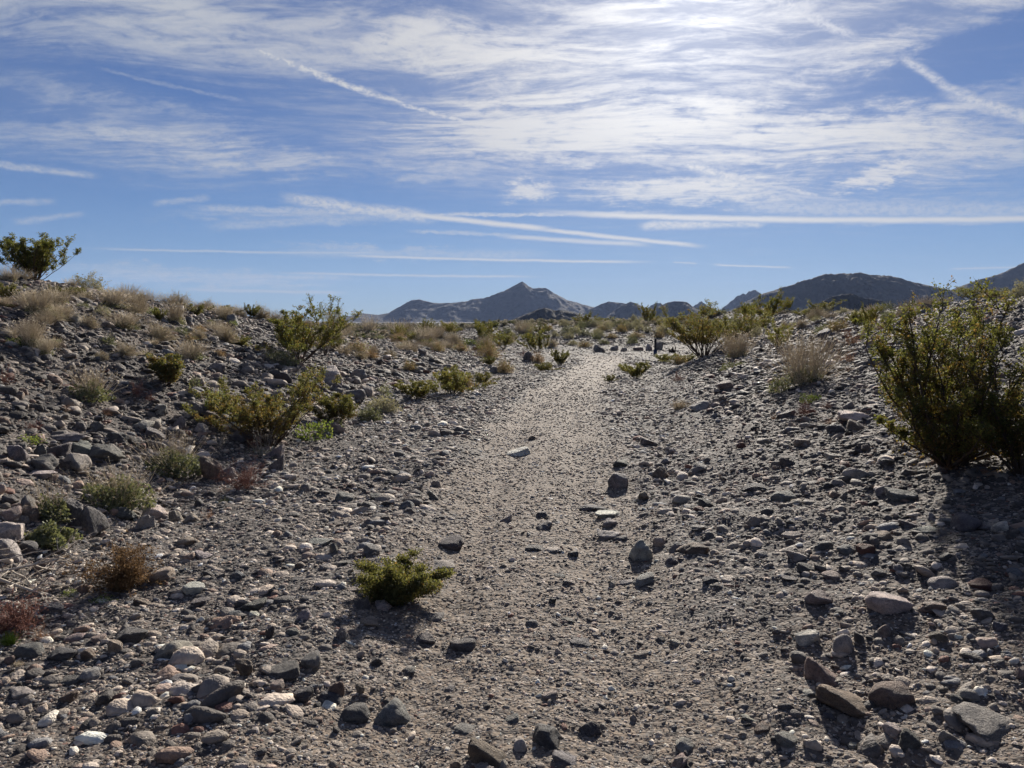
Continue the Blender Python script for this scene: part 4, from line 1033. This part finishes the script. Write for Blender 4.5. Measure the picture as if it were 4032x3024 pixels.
# --- the plants one notices first, each built for its place
def hero():
    px, py = crop_px('C', 1740, 1400); W, H = size_at(px, py, 470, 670)
    place(creosote('creosote_bush', 401, W, H, 24, .0105, 2.2, 'creosote', .42, .95, fluff=.07, open_base=.12, leafy_low=.5), px, py, 'tall dark green creosote bush with white seed tufts at the right edge', 'bush')
    px, py = crop_px('C', 2190, 1430); W, H = size_at(px, py, 330, 570)
    place(creosote('creosote_bush', 402, W, H, 15, .0105, 2.1, 'creosote', .48, .85, fluff=.06, open_base=.18, leafy_low=.4), px, py, 'second green bush cut by the right edge beside the tall one', 'bush')
    px, py = crop_px('E', 390, 615); W, H = size_at(px, py, 285, 165)
    place(creosote('green_bush', 403, W, H, 20, .0085, 2.2, 'creosote_fresh', .12, 1.15, lean=.25, fluff=.03, open_base=.08), px, py, 'lone bright green bush growing at the left edge of the near trail', 'bush')
    px, py = crop_px('A', 1680, 1520); W, H = size_at(px, py, 430, 300)
    place(creosote('creosote_bush', 404, W, H, 19, .0125, 1.9, 'creosote_fresh', .55, 1.1, open_base=.2), px, py, 'wide yellow green creosote bush at the foot of the left bank', 'bush')
    px, py = crop_px('A', 2105, 1370); W, H = size_at(px, py, 140, 120)
    place(creosote('creosote_bush', 405, W, H, 11, .0125, 1.7, 'creosote_fresh', .35, 1.0), px, py, 'smaller green bush just right of the wide creosote at the bank', 'bush')
    px, py = crop_px('A', 1850, 990); W, H = size_at(px, py, 350, 215)
    place(creosote('creosote_bush', 406, W, H, 19, .016, 1.8, 'creosote', .2, 1.05), px, py, 'broad dark creosote bush with tall sprigs on the left slope', 'bush')
    px, py = crop_px('A', 1990, 960); W, H = size_at(px, py, 130, 245)
    place(creosote('creosote_bush', 416, W, H, 4, .023, .7, 'creosote', .1, .5, open_base=.5, lean=.12), px, py, 'tall thin sprig standing against the sky behind the broad creosote', 'bush', dy=.5)
    px, py = crop_px('A', 95, 455); W, H = size_at(px, py, 235, 185)
    place(creosote('creosote_bush', 407, W, H, 26, .018, 1.4, 'creosote', .1, .85, open_base=.12), px, py, 'large dark bush on the left skyline at the picture edge', 'bush', dy=.6)
    px, py = crop_px('A', 1040, 1120); W, H = size_at(px, py, 115, 118)
    place(creosote('creosote_bush', 408, W, H, 12, .015, 1.3, 'creosote_fresh', .5, .8, open_base=.15), px, py, 'small upright yellow green bush alone on the left slope', 'bush')
    px, py = crop_px('C', 215, 730); W, H = size_at(px, py, 345, 205)
    place(creosote('creosote_bush', 409, W, H, 24, .024, 1.7, 'creosote_fresh', .45, 1.0, thick=.8), px, py, 'big olive creosote bush right of the trail bend', 'bush')
    px, py = crop_px('D', 730, 440); W, H = size_at(px, py, 350, 160)
    place(stalk_shrub('leafy_shrub', 410, W, H, .62, 170, .020, 3800, 'sage', thick=.0017, base_w=.85, shift=-.08), px, py, 'wide leafy grey green shrub with tan tops above the dark boulder', 'shrub')
    px, py = crop_px('D', 1080, 245); W, H = size_at(px, py, 280, 175)
    place(stalk_shrub('leafy_shrub', 411, W, H, .48, 110, .021, 2600, 'sage', thick=.0019, base_w=.9), px, py, 'green leafy shrub with long pale stalks behind the boulders', 'shrub')
    px, py = crop_px('D', 330, 570); W, H = size_at(px, py, 150, 190)
    place(stalk_shrub('leafy_shrub', 412, W, H, .5, 46, .017, 1200, 'sage', thick=.0016), px, py, 'pale green shrub with thin upright stalks left of the dark boulder', 'shrub')
    px, py = crop_px('D', 300, 705); W, H = size_at(px, py, 185, 75)
    place(stalk_shrub('leafy_herb', 413, W, H, .95, 4, .020, 1700, 'sage', thick=.001, base_w=1.0), px, py, 'low silvery green leafy plant below the dark boulder at left', 'plant')
    px, py = crop_px('D', 770, 960); W, H = size_at(px, py, 270, 175)
    place(twig_shrub('brown_dry_bush', 414, W, H, 'drybrown', 60, .28, .0019, 5200, .0085), px, py, 'rusty brown dry bush leaning right at the left side', 'bush')
    px, py = crop_px('C', 850, 905); W, H = size_at(px, py, 300, 215)
    place(stalk_shrub('stalky_shrub', 415, W, H, .36, 260, .017, 1700, 'sage', thick=.0032, base_w=.6), px, py, 'large tan stalky shrub with dark green base on the right slope', 'shrub')
    px, py = crop_px('C', 690, 955); W, H = size_at(px, py, 125, 80)
    place(stalk_shrub('leafy_shrub', 417, W, H, .8, 40, .018, 900, 'sage', thick=.0018), px, py, 'small grey green shrub at the left foot of the large stalky one', 'shrub')
    px, py = crop_px('C', 420, 725); W, H = size_at(px, py, 165, 105)
    place(stalk_shrub('stalky_shrub', 418, W, H, .35, 200, .024, 420, 'sage', thick=.0050, base_w=.6), px, py, 'tan stalky shrub beside the big olive creosote', 'shrub')
    px, py = crop_px('A', 565, 1215); W, H = size_at(px, py, 185, 140)
    place(stalk_shrub('stalky_shrub', 419, W, H, .5, 110, .019, 1600, 'sage', thick=.0030), px, py, 'green cushion with fine tan stalks on the left slope', 'shrub')
    px, py = crop_px('D', 1510, 370); W, H = size_at(px, py, 175, 115)
    place(twig_shrub('red_twig_plant', 420, W, H, 'dryred', 44, 0, .0019, 900, .007), px, py, 'dark red leafless twig plant beside the upright brown boulder', 'plant')
    px, py = crop_px('D', 90, 1255); W, H = size_at(px, py, 230, 120)
    place(twig_shrub('red_twig_plant', 421, W, H, 'dryred', 48, 0, .0016, 2200, .007), px, py, 'reddish brown dry plant at the left picture edge under the dead branch', 'plant')
    px, py = crop_px('D', 55, 1345); W, H = size_at(px, py, 85, 60)
    place(grass_tuft('green_grass_tuft', 422, W, H, 130, 'grass', .0016), px, py, 'small tuft of fresh green grass at the left picture edge', 'grass tuft')
    px, py = crop_px('B', 320, 985); W, H = size_at(px, py, 145, 62)
    place(dome_shrub('grey_shrub', 423, W, H, nleaf=2600, leaf=.016, twigs=220), px, py, 'pale grey green cushion shrub beside the trail left bank, rear of two', 'shrub')
    px, py = crop_px('B', 250, 1040); W, H = size_at(px, py, 112, 62)
    place(dome_shrub('grey_shrub', 424, W, H, nleaf=2200, leaf=.015, twigs=200, leaf_mat='sage'), px, py, 'grey green cushion shrub beside the trail left bank, front of two', 'shrub')
    px, py = crop_px('C', 1390, 1320); W, H = size_at(px, py, 90, 150)
    place(twig_shrub('bare_twig_plant', 425, W, H, 'drygrey', 5, 0, .0026, 0), px, py, 'bare grey twig plant left of the tall bush at right', 'plant')
    px, py = crop_px('D', 1640, 160); W, H = size_at(px, py, 200, 120)
    place(stalk_shrub('dry_stalk_clump', 426, W, H, .3, 26, .02, 60, 'sage', 'drygrey', .0024), px, py, 'clump of bare pale stalks in front of the wide creosote', 'plant')
    px, py = crop_px('A', 1350, 1290); W, H = size_at(px, py, 125, 110)
    place(stalk_shrub('leafy_shrub', 427, W, H, .75, 70, .020, 1500, 'herb', thick=.0022), px, py, 'fresh green leafy shrub left of the wide creosote', 'shrub')
hero()

PLANTS = '''
dom A 560 545 200 95|gra A 800 570 120 75|gra A 920 575 110 70|crf A 400 575 120 60|crf A 40 590 120 100|gra A 350 640 160 110|stk A 240 700 240 130|dmt A 320 735 150 80|stk A 700 650 190 105|dom A 640 710 90 60
dmt A 550 770 125 80|stk A 780 780 190 100|crf A 855 560 75 40|crf A 500 575 70 50|dmt A 1110 605 150 85|gra A 1040 610 110 70|stk A 1095 755 150 115|crf A 990 745 80 80|dmt A 990 835 180 105|crf A 1220 695 85 65
dmt A 1290 615 105 55|dmt A 1395 865 175 100|stk A 1400 730 140 75|gra A 1345 695 100 65|crf A 1570 695 90 80|dmt A 1620 685 115 85|gra A 1460 620 120 60|gra A 1500 680 90 55|dom A 1760 1025 180 95|stk A 190 910 170 155
hrb A 350 870 65 45|hrb A 680 885 90 75|hrb A 100 885 100 60|hrb A 1210 1135 80 65|red A 850 1210 120 70|hrb A 1960 1490 200 140|hrb A 2090 1385 130 70|hrb A 170 1475 170 70|red A 40 1160 110 80|org A 390 1285 120 40
org A 650 1305 110 45|red A 200 1395 140 50|gra A 130 480 120 60|gra A 440 510 90 50|gra A 700 550 90 40|gra A 1240 590 90 45|crf A 1410 640 90 50|gra A 1700 700 110 70|dmt A 1780 710 100 60|gra A 1900 740 110 60|gra A 2080 790 120 110
dmt A 2150 740 120 60|hrb A 1310 745 60 35|hrb A 1450 760 70 40|gol A 1240 790 110 40|dmt A 840 690 100 50|hrb A 520 670 80 40|gra A 60 480 110 80|dmt A 160 640 120 70|stk A 2090 860 130 90|red A 930 1230 90 50
hrb D 640 1062 160 50|hrb D 1400 435 90 40|gra D 115 1475 45 45|org D 1300 530 90 50|hrb D 440 1015 110 45|org D 250 1290 140 90|red D 1560 120 160 70
crf B 550 905 265 115|crf B 760 868 215 145|hry B 845 835 95 95|hrb B 340 880 100 80|hry B 490 725 105 65|gol B 980 645 150 95|hry B 1075 745 130 85|crf B 990 695 65 60|crf B 950 803 95 65|gol B 1290 680 90 70
crf B 1432 695 120 95|crf B 1330 728 115 55|cre B 1290 615 155 125|cre B 1310 498 105 62|cre B 1080 592 105 100|cre B 940 535 135 100|cre B 740 515 115 85|gra B 240 495 105 95|gra B 440 510 160 85|gra B 590 552 160 80
gra B 680 530 85 65|dmt B 770 562 115 62|gol B 810 612 105 52|gol B 250 655 115 52|dmt B 370 642 95 52|gra B 450 592 105 55|dmt B 970 582 115 62|crf B 30 605 80 70|crf B 610 572 62 42|hrb B 870 562 80 40
red B 1210 640 110 40|dmt B 1380 580 60 50|hrb B 310 540 60 40|hrb B 460 590 60 50|dmt B 1000 610 80 45
dom B 1520 492 72 42|dom B 1720 475 82 55|dom B 1880 556 92 52|dom B 1510 562 62 30|dom B 1460 452 72 36|dom B 1800 445 82 38|dom B 1850 470 84 52|dom B 1910 455 64 42|dom B 1970 425 62 42|dom B 2010 428 72 38|dom B 2080 436 84 42|dom B 1180 472 56 32
dom B 1235 458 60 32|dom B 1485 530 62 40|dom B 1580 512 82 34|dom B 1670 518 84 42|dom B 1980 492 54 42|hry B 1580 578 84 46|gol B 1905 525 84 42|dom B 1100 502 62 40|dom B 1135 522 44 30|dom B 1640 452 70 38|dom B 1560 470 60 30|dom B 1925 480 66 36|dom B 2070 465 64 36|dom B 1700 560 62 30|dom B 1400 520 60 30
cre B 1580 445 92 82|cre B 1690 436 105 48|cre B 1972 415 115 108|crf B 1900 768 172 92|crf B 1745 797 54 42|crf B 2080 672 112 42|hry B 2180 692 110 62
crf C 90 765 135 62|hrb C 380 792 115 62|cre C 620 505 185 165|cre C 735 435 75 82|cre C 965 425 195 82|dom C 990 435 72 38|dom C 1345 402 145 52|dom C 1085 402 64 32|cre C 690 675 155 185|dom C 550 592 82 62|cre C 570 555 110 75|crf C 500 600 140 80
hry C 1050 562 135 88|crf C 1170 525 100 82|cre C 1260 535 130 140|dom C 1370 482 110 62|gra C 1500 455 130 75|gra C 1590 420 130 65|dmt C 1460 470 110 55|hrb C 880 1015 125 60|red C 850 1105 190 90|org C 1140 655 150 100|org C 1110 762 150 72
cre C 1900 345 185 105|gra C 2010 345 110 60|cre C 2070 340 120 62|dom C 2180 350 150 92|org C 1930 535 180 90|org C 1800 560 150 80|gra C 70 1055 115 55|dom C 920 505 80 32|dom C 300 470 110 50|dom C 400 545 70 40|red C 60 870 110 45|red C 990 1050 110 45|org C 1330 560 100 60|gra C 1700 380 120 55|gra C 1280 400 80 40|hrb C 450 770 90 40|org C 660 1120 80 40|org C 1000 1140 80 40
org C 1760 1425 150 60|org C 1980 1450 140 45
'''
for line in PLANTS.strip().replace('\n', '|').split('|'):
    k, c, cx_, cy_, w_, h_ = line.split()
    px, py = crop_px(c, float(cx_), float(cy_))
    put(k, px, py, float(w_)*CS, float(h_)*CS)
# the same kinds again, thinner on the banks and dense behind the bend
def extra_plants():
    rs = random.Random(31)
    for (x0, y0, x1, y1), n, kinds, a, b in [((0, 1165, 900, 1420), 22, ['stk', 'gra', 'dmt', 'gra', 'dmt', 'stk', 'hrb'], 45, 100), ((700, 1320, 1500, 1420), 16, ['gra', 'dmt', 'gra', 'gol', 'crf'], 40, 80),
            ((1540, 1300, 2080, 1390), 20, ['gra', 'cre', 'gol', 'dmt', 'cre', 'gra'], 40, 75), ((2080, 1268, 2620, 1340), 16, ['dom', 'dom', 'dom', 'hry', 'cre'], 32, 56), ((2850, 1215, 3500, 1330), 12, ['dom', 'gra', 'cre', 'dom', 'dmt'], 40, 80)]:
        k = 0; tries = 0
        while k < n and tries < 600:
            tries += 1
            px, py = rs.uniform(x0, x1), rs.uniform(y0, y1); d = pix_dir(px, py)
            x, y, z, t = ground_at(px, py)
            if EYE + d[2]*math.hypot(x, y)/math.hypot(d[0], d[1]) - float(h_macro(x, y)) > .05 or y > 110: continue
            if float(trail_dist(np.array(x), np.array(y))) < 1.3 or any((x-q[0])**2 + (y-q[1])**2 < (.02*t)**2 for q in PLANT_XY): continue
            w = rs.uniform(a, b); kd = rs.choice(kinds); put(kd, px, py, w, w*(.75 if kd == 'cre' else .55)*rs.uniform(.85, 1.15)); k += 1
extra_plants()
# prototypes nobody needed
for q in PROTO.values():
    for o, u in zip(q['obs'], q['used']):
        if not u:
            for ch in list(o.children): bpy.data.objects.remove(ch)
            bpy.data.objects.remove(o)

# --- dead branch lying at the left edge
def dead_branch():
    rs = np.random.RandomState(90); root = root_empty('dead_branch'); x, y, z, t = ground_at(*crop_px('D', 190, 1010))
    main = MB(); side = MB()
    pts, de = curve((-.75, .05, .30), (1, -.05, -.36), .95, 8, rs, .12, 0); main.tube(pts, .013, .008, 6)
    pts2, _ = curve((-.95, -.1, .05), (1, .1, .06), 1.15, 8, rs, .15, 0); main.tube(pts2, .011, .006, 6)
    for base in (pts, pts2):
        for k in range(14):
            i = rs.randint(2, 9); v = np.array([rs.uniform(-.3, 1), rs.normal(0, .6), rs.normal(.0, .35)]); v /= np.linalg.norm(v)
            p, dd = curve(base[i], v, rs.uniform(.15, .5), 5, rs, .5, 0); p[:, 2] = np.clip(p[:, 2], .012, .5); side.tube(p, .0055, .002, 4)
            for k2 in range(3):
                v2 = dd + rs.normal(scale=.7, size=3); v2 /= np.linalg.norm(v2)
                p3, _ = curve(p[rs.randint(2, 6)], v2, rs.uniform(.06, .22), 3, rs, .4, 0); p3[:, 2] = np.clip(p3[:, 2], .01, .5); side.tube(p3, .003, .0013, 3)
    main.build('limb', M['deadwood'], root); side.build('twig', M['deadwood'], root)
    root.location = (x, y, float(h_full(x, y))); tag(root, 'bleached dead branch with many twigs lying at the left edge', 'branch')
dead_branch()

# --- dark stump under the olive creosote
def stump():
    rs = np.random.RandomState(12); root = root_empty('tree_stump'); x, y, z, t = ground_at(*crop_px('B', 2130, 612))
    b = MB()
    for k in range(9):
        ph = 6.283*k/9; pts, _ = curve((math.cos(ph)*.12, math.sin(ph)*.10, -.05), (math.cos(ph)*.35, math.sin(ph)*.3, 1), rs.uniform(.35, .75), 4, rs, .3, 0); b.tube(pts, .09, .03, 6)
    b.build('trunk', M['bark'], root); root.location = (x, y, z); root.scale = (.8, .8, .6); tag(root, 'dark woody stump beside the olive creosote at the bend', 'stump')
stump()

# --- the slim dark post standing in a blue bucket where the trail bends
def post():
    root = root_empty('trail_post'); x, y, z, t = ground_at(2580, 1391)
    u = t/FPX     # metres per photograph pixel at that distance
    mp, g, out = new_mat('dark_painted_post'); principled(g, out, (.012, .011, .012), .6)
    mbk, g, out = new_mat('blue_bucket_plastic'); 
    n = g.noise(g.new('ShaderNodeTexCoord').outputs['Object'], 6, 4, .6); principled(g, out, g.mixc(n, (.010, .030, .10), (.022, .055, .17)), .45)
    mw, g, out = new_mat('white_bucket_mark'); principled(g, out, (.42, .45, .50), .6)
    mh, g, out = new_mat('galvanised_handle'); principled(g, out, (.35, .35, .36), .4)
    def box(bm, cx, cy, cz, sx, sy, sz):
        r = bmesh.ops.create_cube(bm, size=1.0)
        for v in r['verts']: v.co = Vector((cx + v.co.x*sx, cy + v.co.y*sy, cz + v.co.z*sz))
    def part(name, bm, m, par):
        me = bpy.data.meshes.new(name); bm.to_mesh(me); bm.free(); me.materials.append(m); return link(name, me, par)
    H = 86*u; w = 7.5*u
    bm = bmesh.new(); box(bm, 0, 0, H*.36, w, w*.6, H*.68); p = part('post', bm, mp, root)
    bv = p.modifiers.new('bevel', 'BEVEL'); bv.width = .006; bv.segments = 2
    bm = bmesh.new(); box(bm, -w*.36, 0, H*.84, w*.28, w*.6, H*.31); box(bm, w*.36, 0, H*.9, w*.26, w*.6, H*.19); box(bm, 0, 0, H*.985, w, w*.6, H*.03); box(bm, 0, 0, H*.835, w*.9, w*.55, H*.03)
    part('slotted_head', bm, mp, root)
    # bucket: tapered shell with a rolled rim
    def lathe(name, prof, mat, par, seg=28):
        V, F = [], []
        for (r, zz) in prof:
            for k in range(seg): a = 2*math.pi*k/seg; V.append((r*math.cos(a), r*math.sin(a), zz))
        for i in range(len(prof)-1):
            for k in range(seg): F.append((i*seg+k, i*seg+(k+1) % seg, (i+1)*seg+(k+1) % seg, (i+1)*seg+k))
        return link(name, mesh_from(name, V, F, True, [mat]), par)
    rb, hb = 7.4*u, 16.5*u
    bk = lathe('bucket', [(.001, 0), (rb*.88, 0), (rb*.90, .01), (rb*.99, hb*.86), (rb*1.06, hb*.87), (rb*1.06, hb*.92), (rb*1.0, hb*.93), (rb*1.0, hb*.98), (rb*1.05, hb), (rb*.96, hb), (rb*.9, hb*.72), (.001, hb*.70)], mbk, root)
    # pale curved mark on the front
    V, F = [], []; n = 12
    for k in range(n+1):
        a = R(-90 - 30 + 60*k/n); zz = hb*(.22 + .10*((k/n-.5)*2)**2); hh = hb*.045*(1-abs(k/n-.45)*1.4)
        for q in (-hh, hh): V.append(((rb*.93+.006)*math.cos(a), (rb*.93+.006)*math.sin(a), zz+q))
    for k in range(n): F.append((2*k, 2*k+2, 2*k+3, 2*k+1))
    link('curved_mark', mesh_from('curved_mark', V, F, True, [mw]), bk)
    mb = MB(); mb.tube([(rb*1.06*math.cos(a), -rb*.25*math.sin(a)-rb*.2, hb*.9 - rb*1.0*math.sin(a)) for a in np.linspace(.0, math.pi, 14)], .005, .005, 5); mb.build('handle', mh, bk)
    root.location = (x, y, float(h_full(x, y))-.01); tag(root, 'slim dark post with slotted top standing in a blue bucket at the bend', 'post')
post()

# ------------------------------------------------------------------ more rocks of the same sort higher up the banks and behind the bend
def extra_rocks():
    rs = random.Random(77)
    boxes = [((0, 1250, 1300, 1600), 26, 26, 60), ((1250, 1330, 2150, 1500), 18, 20, 45), ((2250, 1290, 2900, 1370), 10, 18, 36), ((3000, 1230, 3450, 1500), 10, 26, 60), ((3500, 1210, 4020, 1420), 8, 26, 70), ((250, 1660, 900, 1950), 14, 35, 85)]
    for (x0, y0, x1, y1), n, a, b in boxes:
        k = 0; tries = 0
        while k < n and tries < 400 and rock_count < 300:
            tries += 1
            px, py = rs.uniform(x0, x1), rs.uniform(y0, y1)
            x, y, z, t = ground_at(px, py)
            if y > 90 or any((x-q[0])**2+(y-q[1])**2 < (q[2]+.15)**2 for q in ROCK_XY) or float(trail_dist(np.array(x), np.array(y))) < 1.2: continue
            d = pix_dir(px, py)
            if EYE + d[2]*math.hypot(x, y)/math.hypot(d[0], d[1]) - float(h_macro(x, y)) > .05: continue
            w = rs.uniform(a, b); add_rock(px, py, w, w*rs.uniform(.45, .7), rs.choice(['dk', 'dk', 'md', 'md', 'br', 'lt', 'bl', 'tn']), rs.choice('aaswr')); k += 1
extra_rocks()

# ------------------------------------------------------------------ far scrub on the open plain: one uncountable mass
def far_scrub():
    rs = np.random.RandomState(41); hid = bpy.data.collections.new('scrub_shapes'); protos = []
    msc, g, out = new_mat('far_scrub')
    at = g.new('ShaderNodeAttribute', attribute_type='INSTANCER'); at.attribute_name = 'tint'
    b_ = principled(g, None, at.outputs['Color'], .9, None, .1)
    tl = g.new('ShaderNodeBsdfTranslucent'); g.put(tl.inputs['Color'], at.outputs['Color'])
    mx = g.new('ShaderNodeMixShader'); mx.inputs[0].default_value = .5
    g.nt.links.new(b_.outputs[0], mx.inputs[1]); g.nt.links.new(tl.outputs[0], mx.inputs[2]); g.nt.links.new(mx.outputs[0], out.inputs['Surface'])
    for k in range(4):
        mb = MB(); n = 150
        u = rs.normal(size=(n, 3)); u[:, 2] = np.abs(u[:, 2]); u /= np.linalg.norm(u, axis=1)[:, None]
        mb.leaves(u*(rs.uniform(.3, 1, (n, 1))**.5)*[.5, .5, .8], .16, rs, up=.5, long=1.5)
        o = bpy.data.objects.new(f'scrub_shape_{k}', mesh_from('scrub', np.vstack(mb.V), np.vstack(mb.F), False, [msc])); hid.objects.link(o); protos.append(o)
    n = 42000
    az = np.radians(rs.uniform(-44, 44, n)); r = np.exp(rs.uniform(math.log(62), math.log(3200), n))
    x, y = r*np.sin(az), r*np.cos(az); z = h_full(x, y)
    s = rs.uniform(.25, .6, n)*np.where(rs.uniform(0, 1, n) < .1, 1.7, 1)*np.clip(r/500, .8, 2.4)
    me = bpy.data.meshes.new('far_scrub'); P = np.stack([x, y, z-.02], -1); me.vertices.add(n); me.vertices.foreach_set('co', P.astype(np.float32).ravel())
    cols = np.array([(.15, .14, .10), (.24, .215, .17), (.11, .115, .055), (.19, .17, .125), (.30, .26, .19)])[rs.choice(5, n, p=[.3, .25, .2, .15, .1])]*rs.uniform(.8, 1.2, (n, 1))
    SC = np.stack([s*1.25, s*1.25, s*.85], -1); RT = np.stack([np.zeros(n), np.zeros(n), rs.uniform(0, 6.28, n)], -1); TC = np.concatenate([cols, np.ones((n, 1))], 1)
    for nm, ty, arr, fld in (('scl', 'FLOAT_VECTOR', SC, 'vector'), ('rot', 'FLOAT_VECTOR', RT, 'vector'), ('idx', 'INT', rs.randint(0, 4, n), 'value'), ('tint', 'FLOAT_COLOR', TC, 'color')):
        a_ = me.attributes.new(nm, ty, 'POINT'); a_.data.foreach_set(fld, arr.astype(np.int32 if ty == 'INT' else np.float32).ravel())
    me.materials.append(msc)
    o = link('far_scrub', me); tag(o, 'low grey green scrub dotting the open plain before the mountains', kind='stuff'); instance_points(o, protos)
far_scrub()

# ------------------------------------------------------------------ labels that single out each rock and plant
ORD = ['leftmost', 'second from left', 'third from left', 'fourth from left', 'fifth from left', 'sixth from left', 'seventh from left', 'eighth from left', 'ninth from left', 'tenth from left',
       'eleventh from left', 'twelfth from left', 'thirteenth from left', 'fourteenth from left', 'fifteenth from left', 'sixteenth from left', 'seventeenth from left', 'eighteenth from left', 'nineteenth from left', 'twentieth from left'] + [w + ' from left' for w in 'twenty-first twenty-second twenty-third twenty-fourth twenty-fifth twenty-sixth twenty-seventh twenty-eighth twenty-ninth thirtieth thirty-first thirty-second'.split()]
def write_labels():
    groups = {}
    for it in pending: groups.setdefault((it[1], it[3]), []).append(it)
    for (ph, zone), items in groups.items():
        items.sort(key=lambda q: q[4])
        if len(items) == 1: items[0][0]['label'] = f'{ph} {zone}'
        else:
            for i, it in enumerate(items):
                pos = 'rightmost' if i == len(items)-1 else ORD[min(i, len(ORD)-1)]
                it[0]['label'] = f'{pos} of the {it[2]} {zone}'
write_labels()

# ------------------------------------------------------------------ the air
def haze():
    m = bpy.data.materials.new('thin_desert_haze'); m.use_nodes = True; nt = m.node_tree; nt.nodes.clear()
    v = nt.nodes.new('ShaderNodeVolumePrincipled'); v.inputs['Color'].default_value = (.46, .62, 1.0, 1); v.inputs['Density'].default_value = 0.00006; v.inputs['Anisotropy'].default_value = 0.0
    o = nt.nodes.new('ShaderNodeOutputMaterial'); nt.links.new(v.outputs[0], o.inputs['Volume'])
    bm = bmesh.new(); r = bmesh.ops.create_cube(bm, size=1.0)
    for q in r['verts']: q.co = Vector((q.co.x*18600, q.co.y*18600, -3.5 if q.co.z < 0 else 520))
    me = bpy.data.meshes.new('haze'); bm.to_mesh(me); bm.free(); me.materials.append(m)
    ob = link('haze', me); tag(ob, 'thin bluish haze over the plain and mountains', kind='stuff')
haze()
